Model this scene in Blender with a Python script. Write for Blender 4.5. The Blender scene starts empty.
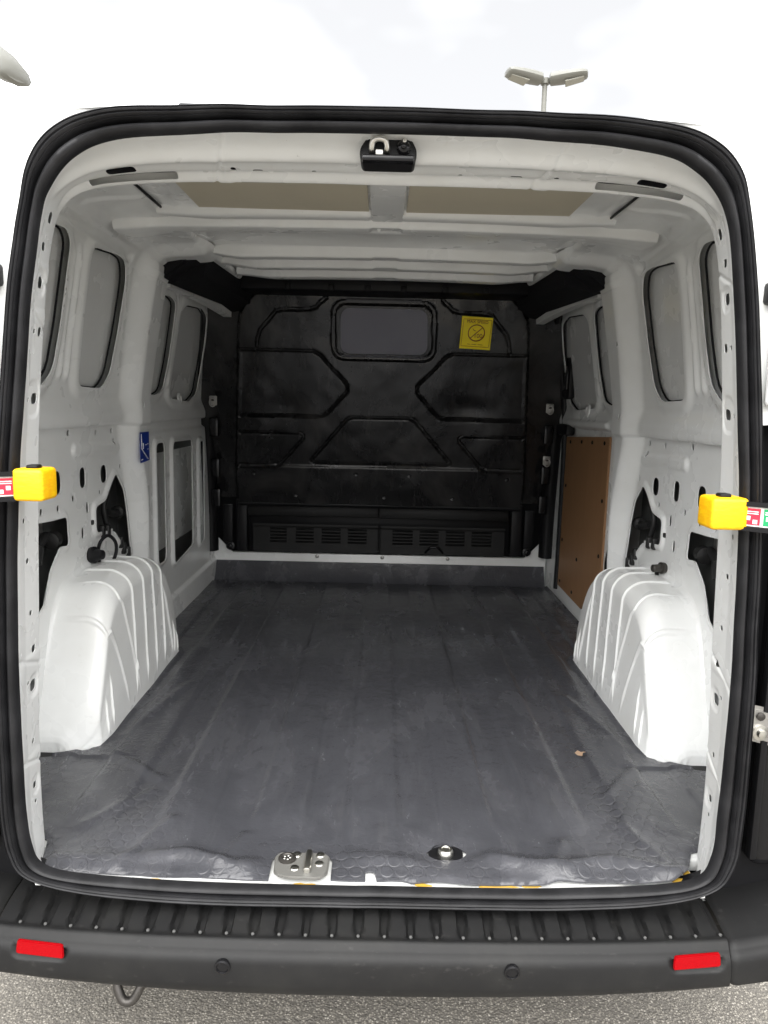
import bpy, bmesh, math, random
import numpy as np
from mathutils import Vector, Matrix

random.seed(4)
scene = bpy.context.scene
COL = scene.collection
R = math.radians

# ------------------------------------------------------------------ camera
cam_d = bpy.data.cameras.new('camera')
cam_d.sensor_fit = 'VERTICAL'; cam_d.sensor_height = 36.0; cam_d.sensor_width = 27.0
cam_d.lens = 26.0; cam_d.clip_start = 0.05; cam_d.clip_end = 2000
cam = bpy.data.objects.new('camera', cam_d); COL.objects.link(cam)
cam.location = (0, -1.285, 1.473)
cam.rotation_euler = (Matrix.Rotation(R(-0.35), 3, 'Z') @ Matrix.Rotation(R(90 - 8.23), 3, 'X')
                      @ Matrix.Rotation(R(1.35), 3, 'Z')).to_euler()
scene.camera = cam

# ------------------------------------------------------------------ sky, sun, exposure
SUN_EL, SUN_AZ = 52.0, 183.0           # soft sun behind the photographer (azimuth clockwise from +Y)
wd = bpy.data.worlds.new('World'); scene.world = wd; wd.use_nodes = True
nt = wd.node_tree; nt.nodes.clear()
def N(t, tree=None, **kw):
    n = (tree or nt).nodes.new(t)
    for k, v in kw.items(): setattr(n, k, v)
    return n
sky = N('ShaderNodeTexSky', sky_type='NISHITA', sun_disc=False)
sky.sun_elevation = R(SUN_EL); sky.sun_rotation = R(SUN_AZ); sky.dust_density = 5.0; sky.air_density = 1.0
hs = N('ShaderNodeHueSaturation'); hs.inputs['Saturation'].default_value = 0.10
tc = N('ShaderNodeTexCoord'); mp = N('ShaderNodeMapping'); mp.inputs['Scale'].default_value = (1, 1, 2.2); mp.inputs['Location'].default_value = (3, 1, 0)
cl = N('ShaderNodeTexNoise'); cl.inputs['Scale'].default_value = 1.9; cl.inputs['Detail'].default_value = 4; cl.inputs['Roughness'].default_value = .5
rp = N('ShaderNodeValToRGB')
rp.color_ramp.elements[0].position = .36; rp.color_ramp.elements[0].color = (1.08, 1.09, 1.12, 1)
rp.color_ramp.elements[1].position = .66; rp.color_ramp.elements[1].color = (12.0, 12.0, 12.2, 1)
_e = rp.color_ramp.elements.new(.50); _e.color = (1.75, 1.76, 1.79, 1)
mx = N('ShaderNodeMixRGB'); mx.inputs[0].default_value = .9
bg = N('ShaderNodeBackground'); bg.inputs['Strength'].default_value = 0.10
wo = N('ShaderNodeOutputWorld')
L = nt.links.new
L(sky.outputs[0], hs.inputs['Color']); L(tc.outputs['Generated'], mp.inputs[0]); L(mp.outputs[0], cl.inputs['Vector'])
L(cl.outputs['Fac'], rp.inputs[0]); L(hs.outputs[0], mx.inputs[1]); L(rp.outputs[0], mx.inputs[2])
L(mx.outputs[0], bg.inputs['Color']); L(bg.outputs[0], wo.inputs[0])

sd = bpy.data.lights.new('sun', 'SUN'); sd.energy = 0.7; sd.angle = R(75); sd.color = (1.0, .98, .94)
so = bpy.data.objects.new('sun', sd); COL.objects.link(so)
dirv = Vector((math.sin(R(SUN_AZ)) * math.cos(R(SUN_EL)), math.cos(R(SUN_AZ)) * math.cos(R(SUN_EL)), math.sin(R(SUN_EL))))
so.rotation_euler = dirv.to_track_quat('Z', 'Y').to_euler()

vs = scene.view_settings
vs.view_transform = 'Standard'; vs.look = 'None'; vs.gamma = 1.0; vs.exposure = 2.9; vs.use_curve_mapping = False
scene.render.engine = 'CYCLES'
scene.cycles.use_denoising = True
scene.cycles.max_bounces = 8; scene.cycles.diffuse_bounces = 5; scene.cycles.glossy_bounces = 4
scene.cycles.transmission_bounces = 6; scene.cycles.sample_clamp_indirect = 6

# ------------------------------------------------------------------ materials
def new_mat(name):
    m = bpy.data.materials.new(name); m.use_nodes = True
    t = m.node_tree; b = t.nodes['Principled BSDF']
    return m, t, b
def simple(name, col, rough=.4, metal=0., coat=0., spec=.5):
    m, t, b = new_mat(name)
    b.inputs['Base Color'].default_value = (*col, 1); b.inputs['Roughness'].default_value = rough
    b.inputs['Metallic'].default_value = metal; b.inputs['Coat Weight'].default_value = coat
    b.inputs['Specular IOR Level'].default_value = spec
    return m
def noise(t, scale, detail=4, rough=.55, vec=None, dist=0.):
    n = t.nodes.new('ShaderNodeTexNoise'); n.inputs['Scale'].default_value = scale
    n.inputs['Detail'].default_value = detail; n.inputs['Roughness'].default_value = rough
    n.inputs['Distortion'].default_value = dist
    if vec: t.links.new(vec, n.inputs['Vector'])
    return n
def ramp(t, src, stops):
    r = t.nodes.new('ShaderNodeValToRGB'); e = r.color_ramp.elements
    while len(e) < len(stops): e.new(.5)
    for i, (p, c) in enumerate(stops):
        e[i].position = p; e[i].color = (c, c, c, 1) if isinstance(c, (int, float)) else (*c, 1)
    t.links.new(src, r.inputs[0]); return r
def objco(t, scale=(1, 1, 1)):
    c = t.nodes.new('ShaderNodeTexCoord'); m = t.nodes.new('ShaderNodeMapping'); m.inputs['Scale'].default_value = scale
    t.links.new(c.outputs['Object'], m.inputs[0]); return m.outputs[0]
def math_n(t, op, a, b=None, c=None):
    n = t.nodes.new('ShaderNodeMath'); n.operation = op
    for i, v in enumerate((a, b, c)):
        if v is None: continue
        if isinstance(v, (int, float)): n.inputs[i].default_value = v
        else: t.links.new(v, n.inputs[i])
    return n.outputs[0]
def bump(t, b, h, strength, dist):
    n = t.nodes.new('ShaderNodeBump'); n.inputs['Strength'].default_value = strength; n.inputs['Distance'].default_value = dist
    t.links.new(h, n.inputs['Height']); t.links.new(n.outputs[0], b.inputs['Normal']); return n
def mixc(t, fac, a, b, mode='MIX'):
    n = t.nodes.new('ShaderNodeMixRGB'); n.blend_type = mode
    if isinstance(fac, (int, float)): n.inputs[0].default_value = fac
    else: t.links.new(fac, n.inputs[0])
    for i, v in ((1, a), (2, b)):
        if isinstance(v, tuple): n.inputs[i].default_value = (*v, 1)
        else: t.links.new(v, n.inputs[i])
    return n.outputs[0]

def paint(name, col, dirt, rough=.32, coat=.35):
    """sprayed body paint: light grime, faint scuffs, a little orange peel"""
    m, t, b = new_mat(name); v = objco(t)
    g = ramp(t, noise(t, 3.2, 4, .65, v).outputs['Fac'], [(.42, 0.0), (.75, 1.0)])
    s = ramp(t, noise(t, 34, 3, .6, objco(t, (1, .35, 1.6))).outputs['Fac'], [(.66, 0.0), (.74, 1.0)])
    c = mixc(t, math_n(t, 'MULTIPLY', g.outputs[0], .30), col, dirt)
    c = mixc(t, math_n(t, 'MULTIPLY', s.outputs[0], .16), c, dirt)
    k = ramp(t, noise(t, 90, 3, .75, objco(t, (1, .5, .8))).outputs['Fac'], [(.70, 0.0), (.76, 1.0)])
    c = mixc(t, math_n(t, 'MULTIPLY', k.outputs[0], .45), c, (.34, .33, .30))
    t.links.new(c, b.inputs['Base Color'])
    rr = math_n(t, 'MULTIPLY_ADD', g.outputs[0], .18, rough); t.links.new(rr, b.inputs['Roughness'])
    b.inputs['Coat Weight'].default_value = coat; b.inputs['Coat Roughness'].default_value = .18
    bump(t, b, noise(t, 220, 2, .5, v).outputs['Fac'], .06, .002)
    return m
M = {}
M['white'] = paint('white_paint', (.82, .83, .82), (.58, .57, .52), .27)
M['white_out'] = paint('white_body_paint', (.80, .81, .80), (.70, .70, .67), .2, .8)
M['pad'] = paint('tan_damping_pad', (.50, .455, .35), (.42, .38, .29), .75, 0)
M['black'] = simple('black_plastic', (.008, .008, .009), .45, spec=.22)
M['black_gloss'] = simple('black_gloss', (.008, .008, .009), .2, spec=.3)
M['black_foam_and_shade'] = simple('black_foam_and_shade', (.010, .010, .012), .85, spec=.2)  # cant rail foam, and black standing in for shade in gaps and holes
M['cavity'] = simple('wiring_black', (.012, .012, .012), .5)
M['chrome'] = simple('zinc_metal', (.62, .61, .57), .28, 1.)
M['steel'] = simple('dull_steel', (.42, .41, .39), .45, .9)
M['worn'] = simple('worn_plastic', (.08, .08, .078), .6)
M['galv'] = simple('galvanised_plate', (.20, .197, .185), .5, .45)
M['dark_steel'] = simple('dark_steel', (.07, .065, .06), .45, .7)
M['red'] = simple('red_reflector', (.26, .0006, .003), .35, spec=.12)
M['label_red'] = simple('label_red', (.62, .02, .05), .4)
M['label_green'] = simple('label_green', (.01, .32, .11), .4)
M['label_white'] = simple('label_white', (.8, .8, .78), .4)
M['label_yellow'] = simple('label_yellow', (1.0, .80, .0), .4)
M['label_print'] = simple('label_print_red', (.22, .015, .005), .5)
M['label_blue'] = simple('label_blue', (.008, .035, .27), .35)
M['rim'] = simple('wheel_rim_silver', (.5, .5, .5), .35, .8)
M['lamp_grey'] = simple('lamp_grey', (.17, .17, .15), .45)
M['lamp_lens'] = simple('lamp_lens', (.26, .255, .21), .25)
M['glue'] = simple('glue_yellow', (.50, .30, .03), .7)
M['paper'] = simple('paper_tan', (.34, .23, .15), .8)

def mk_yellow():
    m, t, b = new_mat('yellow_strap'); v = objco(t, (1, 1, 3))
    n = noise(t, 60, 5, .6, v)
    c = mixc(t, ramp(t, n.outputs['Fac'], [(.35, 0.), (.7, 1.)]).outputs[0], (.84, .40, .0), (.90, .56, .0))
    t.links.new(c, b.inputs['Base Color']); b.inputs['Roughness'].default_value = .5
    bump(t, b, n.outputs['Fac'], .25, .003); return m
M['yellow'] = mk_yellow()

def prismatic(m):
    t = m.node_tree; b = t.nodes['Principled BSDF']; w = t.nodes.new('ShaderNodeTexChecker'); w.inputs['Scale'].default_value = 260
    t.links.new(objco(t), w.inputs['Vector']); bump(t, b, w.outputs['Fac'], .5, .002)
prismatic(M['red'])

def mk_rubber_seal():
    m, t, b = new_mat('seal_rubber'); v = objco(t)
    n = noise(t, 14, 5, .6, v)
    c = mixc(t, ramp(t, n.outputs['Fac'], [(.4, 0.), (.75, 1.)]).outputs[0], (.0085, .0085, .0095), (.022, .022, .024))
    t.links.new(c, b.inputs['Base Color']); b.inputs['Roughness'].default_value = .48; b.inputs['Specular IOR Level'].default_value = .28
    bump(t, b, noise(t, 400, 2, .5, v).outputs['Fac'], .08, .002); return m
M['seal'] = mk_rubber_seal()

def mk_bumper():
    m, t, b = new_mat('bumper_plastic'); v = objco(t)
    n = noise(t, 9, 6, .65, v); s = noise(t, 70, 4, .7, objco(t, (.5, 1, 1)))
    c = mixc(t, ramp(t, n.outputs['Fac'], [(.45, 0.), (.8, 1.)]).outputs[0], (.0105, .0105, .0108), (.018, .0178, .017))
    c = mixc(t, math_n(t, 'MULTIPLY', ramp(t, s.outputs['Fac'], [(.62, 0.), (.72, 1.)]).outputs[0], .35), c, (.05, .048, .046))
    t.links.new(c, b.inputs['Base Color']); b.inputs['Roughness'].default_value = .5; b.inputs['Specular IOR Level'].default_value = .25
    bump(t, b, noise(t, 900, 2, .5, v).outputs['Fac'], .12, .001); return m
M['bumper'] = mk_bumper()

def mk_bulkhead():
    m, t, b = new_mat('bulkhead_black'); v = objco(t)
    n = noise(t, 3.5, 6, .6, objco(t, (1, 1, .7)), .6)
    s = noise(t, 16, 6, .7, objco(t, (1.6, 1, .25)))
    g = ramp(t, n.outputs['Fac'], [(.48, 0.), (.72, 1.)])
    k = ramp(t, s.outputs['Fac'], [(.55, 0.), (.75, 1.)])
    dirt = math_n(t, 'MULTIPLY', math_n(t, 'MAXIMUM', g.outputs[0], math_n(t, 'MULTIPLY', k.outputs[0], .8)), .55)
    c = mixc(t, dirt, (.0125, .0125, .0132), (.070, .067, .064))
    t.links.new(c, b.inputs['Base Color'])
    t.links.new(math_n(t, 'MULTIPLY_ADD', n.outputs['Fac'], .30, .06), b.inputs['Roughness'])
    # dents and oil-canning of the thin panel
    bump(t, b, noise(t, 4.2, 2, .45, v).outputs['Fac'], .40, .035); return m
M['bulkhead'] = mk_bulkhead()

def mk_mat():
    m, t, b = new_mat('rubber_mat'); v = objco(t)
    sep = t.nodes.new('ShaderNodeSeparateXYZ'); t.links.new(v, sep.inputs[0])
    X, Y = sep.outputs[0], sep.outputs[1]
    # moulded coin studs on a staggered grid, 34 mm pitch
    P = .030
    def cell(ox, oy):
        px = math_n(t, 'ADD', math_n(t, 'DIVIDE', X, P), ox); py = math_n(t, 'ADD', math_n(t, 'DIVIDE', Y, P * 1.732), oy)
        fx = math_n(t, 'SUBTRACT', math_n(t, 'FRACT', px), .5); fy = math_n(t, 'MULTIPLY', math_n(t, 'SUBTRACT', math_n(t, 'FRACT', py), .5), 1.732)
        return math_n(t, 'SQRT', math_n(t, 'ADD', math_n(t, 'MULTIPLY', fx, fx), math_n(t, 'MULTIPLY', fy, fy)))
    d = math_n(t, 'MINIMUM', cell(0, 0), cell(.5, .5))
    coin = t.nodes.new('ShaderNodeMapRange'); coin.interpolation_type = 'SMOOTHSTEP'
    coin.inputs['From Min'].default_value = .46; coin.inputs['From Max'].default_value = .40
    t.links.new(d, coin.inputs['Value'])
    ring = math_n(t, 'SUBTRACT', 1.0, math_n(t, 'MINIMUM', 1.0, math_n(t, 'MULTIPLY', math_n(t, 'ABSOLUTE', math_n(t, 'SUBTRACT', d, .43)), 22.)))
    # studs survive near the rear edge and the sides, worn flat along the middle
    ax = math_n(t, 'ABSOLUTE', X)
    keep = math_n(t, 'MAXIMUM', ramp(t, Y, [(.06, 1.), (.18, .0)]).outputs[0],
                  math_n(t, 'MULTIPLY', ramp(t, ax, [(.40, 0.), (.55, 1.)]).outputs[0], ramp(t, Y, [(.5, 1.), (.9, .25)]).outputs[0]))
    wearn = ramp(t, noise(t, 6, 4, .6, v).outputs['Fac'], [(.42, .0), (.62, 1.)])
    keep = math_n(t, 'MULTIPLY', keep, wearn.outputs[0])
    scuff = ramp(t, noise(t, 5.0, 7, .65, objco(t, (1.5, .55, 1)), .4).outputs['Fac'], [(.46, 0.), (.72, 1.)])
    streak = ramp(t, noise(t, 26, 5, .7, objco(t, (1.4, .16, 1))).outputs['Fac'], [(.55, 0.), (.72, 1.)])
    speck = ramp(t, noise(t, 120, 2, .6, v).outputs['Fac'], [(.72, 0.), (.78, 1.)])
    c = mixc(t, math_n(t, 'MULTIPLY', scuff.outputs[0], .55), (.052, .053, .060), (.098, .099, .110))
    c = mixc(t, math_n(t, 'MULTIPLY', streak.outputs[0], .30), c, (.095, .094, .098))
    c = mixc(t, math_n(t, 'MULTIPLY', math_n(t, 'MULTIPLY', ring, keep), .25), c, (.13, .128, .13))
    c = mixc(t, math_n(t, 'MULTIPLY', speck.outputs[0], .30), c, (.30, .29, .28))
    t.links.new(c, b.inputs['Base Color'])
    t.links.new(math_n(t, 'MULTIPLY_ADD', scuff.outputs[0], .18, .20), b.inputs['Roughness'])
    h = math_n(t, 'MULTIPLY', math_n(t, 'MULTIPLY', coin.outputs[0], keep), .0016)
    h = math_n(t, 'ADD', h, math_n(t, 'MULTIPLY', noise(t, 22, 5, .6, v).outputs['Fac'], .0035))
    h = math_n(t, 'ADD', h, math_n(t, 'MULTIPLY', noise(t, 260, 2, .6, v).outputs['Fac'], .0005))
    bump(t, b, h, .8, 1.0)
    return m
M['mat'] = mk_mat()

def mk_ply():
    m, t, b = new_mat('plywood_brown'); v = objco(t, (1, 1, 1))
    n = noise(t, 5, 6, .6, objco(t, (1, 3, .6)), .8)
    f = noise(t, 120, 3, .6, objco(t, (1, 1, .08)))
    c = mixc(t, n.outputs['Fac'], (.26, .135, .060), (.37, .205, .100))
    c = mixc(t, math_n(t, 'MULTIPLY', f.outputs['Fac'], .25), c, (.20, .10, .045))
    t.links.new(c, b.inputs['Base Color']); b.inputs['Roughness'].default_value = .5
    bump(t, b, f.outputs['Fac'], .1, .002); return m
M['ply'] = mk_ply()

def mk_ground():
    m, t, b = new_mat('ground_chippings'); v = objco(t)
    vo = t.nodes.new('ShaderNodeTexVoronoi'); vo.inputs['Scale'].default_value = 175; t.links.new(v, vo.inputs['Vector'])
    vb = t.nodes.new('ShaderNodeSeparateColor'); t.links.new(vo.outputs['Color'], vb.inputs[0])
    st = ramp(t, vb.outputs[0], [(.0, (.08, .075, .068)), (.45, (.25, .23, .195)), (.8, (.40, .37, .315)), (1., (.62, .58, .51))])
    gap = ramp(t, vo.outputs['Distance'], [(.25, 0.), (.62, 1.)])
    c = mixc(t, gap.outputs[0], st.outputs[0], (.14, .13, .115))
    c = mixc(t, math_n(t, 'MULTIPLY', noise(t, 1.3, 5, .6, v).outputs['Fac'], .35), c, (.32, .295, .25))
    t.links.new(c, b.inputs['Base Color']); b.inputs['Roughness'].default_value = .85
    bump(t, b, math_n(t, 'SUBTRACT', 1., vo.outputs['Distance']), .6, .004); return m
M['ground'] = mk_ground()

def mk_pane(name, col, tr, rough):
    m, t, b = new_mat(name); v = objco(t, (1, 1, .5))
    n = ramp(t, noise(t, 7, 3, .55, v, .0).outputs['Fac'], [(.45, 0.), (.75, 1.)])
    b.inputs['Base Color'].default_value = (*col, 1); b.inputs['Roughness'].default_value = rough
    b.inputs['Transmission Weight'].default_value = tr; b.inputs['IOR'].default_value = 1.3
    dirt = t.nodes.new('ShaderNodeBsdfDiffuse'); dirt.inputs[0].default_value = (.26, .25, .30, 1)
    mxs = t.nodes.new('ShaderNodeMixShader'); t.links.new(math_n(t, 'MULTIPLY_ADD', n.outputs[0], .30, .12), mxs.inputs[0])
    t.links.new(b.outputs[0], mxs.inputs[1]); t.links.new(dirt.outputs[0], mxs.inputs[2])
    t.links.new(mxs.outputs[0], t.nodes['Material Output'].inputs[0]); return m
M['pane'] = mk_pane('dirty_pane', (.16, .16, .19), .7, .30)
M['glass'] = mk_pane('car_glass', (.6, .65, .63), .9, .02)

# ------------------------------------------------------------------ mesh helpers
def tag(o, label, cat, group=None, kind=None):
    o['label'] = label; o['category'] = cat
    if group: o['group'] = group
    if kind: o['kind'] = kind
    return o
def link(name, me, mat, parent=None, smooth=True, sharp=None):
    o = bpy.data.objects.new(name, me); COL.objects.link(o)
    if mat is not None and len(me.materials) == 0: me.materials.append(M[mat] if isinstance(mat, str) else mat)
    if smooth and len(me.polygons):
        me.polygons.foreach_set('use_smooth', [True] * len(me.polygons))
        if sharp: me.set_sharp_from_angle(angle=R(sharp))
    if parent is not None: o.parent = parent
    return o
def mk(name, V, F, mat, parent=None, smooth=True, sharp=40, fix=True):
    me = bpy.data.meshes.new(name)
    V = [tuple(float(c) for c in v) for v in V]
    me.from_pydata(V, [], [list(map(int, f)) for f in F]); me.validate()
    if fix:
        bm = bmesh.new(); bm.from_mesh(me); bmesh.ops.recalc_face_normals(bm, faces=bm.faces); bm.to_mesh(me); bm.free()
    me.update()
    return link(name, me, mat, parent, smooth, sharp)
def from_bm(name, bm, mat, parent=None, smooth=True, sharp=40):
    me = bpy.data.meshes.new(name); bmesh.ops.recalc_face_normals(bm, faces=bm.faces); bm.to_mesh(me); bm.free()
    return link(name, me, mat, parent, smooth, sharp)
def box(name, lo, hi, mat, parent=None, bev=.004, seg=2, rot=None):
    """bevelled box from corner to corner; rot = (axis, degrees) about its centre"""
    bm = bmesh.new(); bmesh.ops.create_cube(bm, size=1)
    c = [(a + b) / 2 for a, b in zip(lo, hi)]; s = [abs(b - a) for a, b in zip(lo, hi)]
    bmesh.ops.scale(bm, vec=s, verts=bm.verts)
    if bev: bmesh.ops.bevel(bm, geom=list(bm.edges), offset=min(bev, min(s) * .45), segments=seg, affect='EDGES', profile=.5)
    if rot: bmesh.ops.rotate(bm, cent=(0, 0, 0), matrix=Matrix.Rotation(R(rot[1]), 3, rot[0]), verts=bm.verts)
    bmesh.ops.translate(bm, vec=c, verts=bm.verts)
    return from_bm(name, bm, mat, parent)
def spline(P, n, closed=False):
    """Catmull-Rom through P, n samples per span"""
    P = np.array(P, float); out = []
    m = len(P)
    for i in range(m if closed else m - 1):
        g = (lambda k: P[k % m]) if closed else (lambda k: P[min(max(k, 0), m - 1)])
        p0, p1, p2, p3 = g(i - 1), g(i), g(i + 1), g(i + 2)
        for k in range(n):
            t = k / n
            out.append(.5 * ((2 * p1) + (-p0 + p2) * t + (2 * p0 - 5 * p1 + 4 * p2 - p3) * t * t + (-p0 + 3 * p1 - 3 * p2 + p3) * t ** 3))
    if not closed: out.append(P[-1])
    return np.array(out)
def tube(name, P, r, mat, parent=None, n=10, closed=False, cap=True):
    P = [Vector(p) for p in P]; m = len(P); rr = r if hasattr(r, '__len__') else [r] * m
    V = []; F = []; up = None
    for i, p in enumerate(P):
        a = P[(i - 1) % m] if (closed or i > 0) else p; b = P[(i + 1) % m] if (closed or i < m - 1) else p
        t = (b - a).normalized()
        if up is None: up = t.orthogonal().normalized()
        up = (up - t * up.dot(t)).normalized(); sdv = t.cross(up)
        for k in range(n):
            an = 2 * math.pi * k / n; V.append(p + (up * math.cos(an) + sdv * math.sin(an)) * rr[i])
    for i in range(m if closed else m - 1):
        for k in range(n):
            a = i * n + k; b = i * n + (k + 1) % n; j = ((i + 1) % m) * n
            F.append((a, b, j + (k + 1) % n, j + k))
    if cap and not closed: F += [tuple(range(n))[::-1], tuple((m - 1) * n + k for k in range(n))]
    return mk(name, V, F, mat, parent, sharp=50)
def lathe(name, c, ax, prof, mat, parent=None, n=20):
    """prof = [(radius, height along ax)...]"""
    ax = Vector(ax).normalized(); u = ax.orthogonal().normalized(); w = ax.cross(u); c = Vector(c); V = []; F = []
    for r_, h in prof:
        for k in range(n):
            a = 2 * math.pi * k / n; V.append(c + ax * h + (u * math.cos(a) + w * math.sin(a)) * max(r_, 1e-5))
    for i in range(len(prof) - 1):
        for k in range(n): F.append((i * n + k, i * n + (k + 1) % n, (i + 1) * n + (k + 1) % n, (i + 1) * n + k))
    F += [tuple(range(n)), tuple((len(prof) - 1) * n + k for k in range(n))]
    return mk(name, V, F, mat, parent, sharp=35)
def prism(name, pts, off, mat, parent=None, bev=0):
    """polygon of 3D points extruded by off"""
    bm = bmesh.new(); vs_ = [bm.verts.new(p) for p in pts]; f = bm.faces.new(vs_)
    r_ = bmesh.ops.extrude_face_region(bm, geom=[f]); bmesh.ops.translate(bm, vec=off, verts=[v for v in r_['geom'] if isinstance(v, bmesh.types.BMVert)])
    if bev: bmesh.ops.bevel(bm, geom=list(bm.edges), offset=bev, segments=2, affect='EDGES')
    return from_bm(name, bm, mat, parent)

def rpoly(pts, r, n=5):
    """polygon with rounded corners"""
    out = []; m = len(pts)
    for i in range(m):
        p = np.array(pts[i], float); a = np.array(pts[i - 1], float) - p; b = np.array(pts[(i + 1) % m], float) - p
        la, lb = np.linalg.norm(a), np.linalg.norm(b); d = min(r, la * .45, lb * .45)
        s, e = p + a / la * d, p + b / lb * d
        for k in range(n + 1):
            t = k / n; out.append((1 - t) ** 2 * s + 2 * t * (1 - t) * p + t * t * e)
    return np.array(out)
def sdf(poly, u, v, margin=.05):
    """signed distance to a closed polygon, only near it"""
    poly = np.asarray(poly); D = np.full(u.shape, 9.0)
    lo, hi = poly.min(0) - margin, poly.max(0) + margin
    mk_ = (u > lo[0]) & (u < hi[0]) & (v > lo[1]) & (v < hi[1])
    x, y = u[mk_], v[mk_]
    if x.size == 0: return D
    d = np.full(x.shape, 1e9); s = np.ones(x.shape)
    for i in range(len(poly)):
        a, b = poly[i - 1], poly[i]; e = b - a; wx, wy = x - a[0], y - a[1]
        h = np.clip((wx * e[0] + wy * e[1]) / max(e @ e, 1e-14), 0, 1)
        d = np.minimum(d, (wx - e[0] * h) ** 2 + (wy - e[1] * h) ** 2)
        c1 = y >= a[1]; c2 = y < b[1]; c3 = e[0] * wy > e[1] * wx
        s[(c1 & c2 & c3) | (~c1 & ~c2 & ~c3)] *= -1
    D[mk_] = s * np.sqrt(d); return D
def linedist(P, u, v, closed=False):
    P = np.asarray(P, float); d = np.full(u.shape, 1e9)
    for i in range(0 if closed else 1, len(P)):
        a, b = P[i - 1], P[i]; e = b - a
        h = np.clip(((u - a[0]) * e[0] + (v - a[1]) * e[1]) / max(e @ e, 1e-14), 0, 1)
        d = np.minimum(d, (u - a[0] - e[0] * h) ** 2 + (v - a[1] - e[1] * h) ** 2)
    return np.sqrt(d)
def ss(a, b, x):
    t = np.clip((x - a) / (b - a), 0, 1); return t * t * (3 - 2 * t)
_rng = np.random.default_rng(7); _lat = _rng.random((256, 256))
def vn(x, y, s=1., seed=0):
    x = np.asarray(x) * s + seed * 17.3; y = np.asarray(y) * s + seed * 9.1
    xi, yi = np.floor(x).astype(int), np.floor(y).astype(int); fx, fy = x - xi, y - yi
    fx = fx * fx * (3 - 2 * fx); fy = fy * fy * (3 - 2 * fy); g = lambda i, j: _lat[i % 256, j % 256]
    return (g(xi, yi) * (1 - fx) + g(xi + 1, yi) * fx) * (1 - fy) + (g(xi, yi + 1) * (1 - fx) + g(xi + 1, yi + 1) * fx) * fy - .5
def sheet(name, us, vs_, pos, mat, parent=None, holes=(), keep=None, disp=None, inward=1, lip=.006, metric=None, sharp=50):
    """pressed-metal sheet: grid (us x vs) mapped by pos(u,v) -> (N,3), displaced along its normal by disp(u,v),
    with holes (signed-distance functions, negative inside) cut along their true outline and given a lip"""
    uu, vv = np.meshgrid(us, vs_, indexing='ij'); nu, nv = uu.shape
    cell = max(us[1] - us[0], vs_[1] - vs_[0]); snapped = np.zeros(uu.shape, bool)
    fns = list(holes) + ([keep] if keep else [])
    for fn in fns:
        d = fn(uu, vv); near = np.abs(d) < .72 * cell; e = 1e-4
        gu = (fn(uu + e, vv) - fn(uu - e, vv)) / (2 * e); gv = (fn(uu, vv + e) - fn(uu, vv - e)) / (2 * e)
        gl = np.sqrt(gu ** 2 + gv ** 2) + 1e-9; near &= (gl > .3) & (gl < 3)
        uu = np.where(near, uu - d * gu / gl, uu); vv = np.where(near, vv - d * gv / gl, vv); snapped |= near
    kill = np.zeros((nu - 1, nv - 1), bool)
    for fn in fns:
        d = fn(uu, vv); m4 = (d[:-1, :-1] + d[1:, :-1] + d[1:, 1:] + d[:-1, 1:]) / 4
        kill |= m4 < -.03 * cell
    P = pos(uu.ravel(), vv.ravel()).reshape(nu, nv, 3)
    du = np.gradient(P, axis=0); dv = np.gradient(P, axis=1); nn = np.cross(du, dv)
    nn /= np.linalg.norm(nn, axis=2, keepdims=True) + 1e-12; nn *= inward
    if disp is not None: P = P + nn * disp(uu, vv)[..., None]
    idx = np.arange(nu * nv).reshape(nu, nv)
    Q = np.stack([idx[:-1, :-1], idx[1:, :-1], idx[1:, 1:], idx[:-1, 1:]], -1)[~kill]
    V = P.reshape(-1, 3); Nn = nn.reshape(-1, 3); S = snapped.ravel()
    faces = Q.tolist()
    if lip and fns:
        E = np.concatenate([Q[:, [0, 1]], Q[:, [1, 2]], Q[:, [2, 3]], Q[:, [3, 0]]]); Es = np.sort(E, 1)
        key = Es[:, 0].astype(np.int64) * (nu * nv) + Es[:, 1]; uq, ix, ct = np.unique(key, return_index=True, return_counts=True)
        B = E[ix[ct == 1]]; B = B[S[B[:, 0]] & S[B[:, 1]]]
        vsn = np.unique(B); mp_ = {int(a): len(V) + i for i, a in enumerate(vsn)}
        V = np.concatenate([V, V[vsn] - Nn[vsn] * lip])
        faces += [[int(b), int(a), mp_[int(a)], mp_[int(b)]] for a, b in B]
    used = np.unique(np.concatenate([np.array(f) for f in faces])) if faces else np.array([], int)
    re = -np.ones(len(V), int); re[used] = np.arange(len(used))
    me = bpy.data.meshes.new(name); me.from_pydata(V[used].tolist(), [], [[int(re[i]) for i in f] for f in faces]); me.update()
    return link(name, me, mat, parent, True, sharp)
def arc_len(P):
    return np.concatenate([[0], np.cumsum(np.linalg.norm(np.diff(P, axis=0), axis=1))])
def ell(cu, cv, a, b, n=20):
    return np.array([(cu + a * math.cos(2 * math.pi * k / n), cv + b * math.sin(2 * math.pi * k / n)) for k in range(n)])
def capsule(cu, cv, hu, hv):
    return rpoly([(cu - hu, cv - hv), (cu + hu, cv - hv), (cu + hu, cv + hv), (cu - hu, cv + hv)], min(hu, hv) * .95, 6)
def hole(poly): return lambda a, b, p=np.asarray(poly): sdf(p, a, b)

# ================================================================== SETTING
def ground():
    bm = bmesh.new(); bmesh.ops.create_grid(bm, x_segments=40, y_segments=40, size=400)
    o = from_bm('ground', bm, 'ground', None, False); o['kind'] = 'structure'
ground()

# ================================================================== THE VAN
van = bpy.data.objects.new('van', None); COL.objects.link(van)
tag(van, 'white panel van with open rear doors and an empty cargo bay', 'van')
FL = .57            # load floor height

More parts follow.
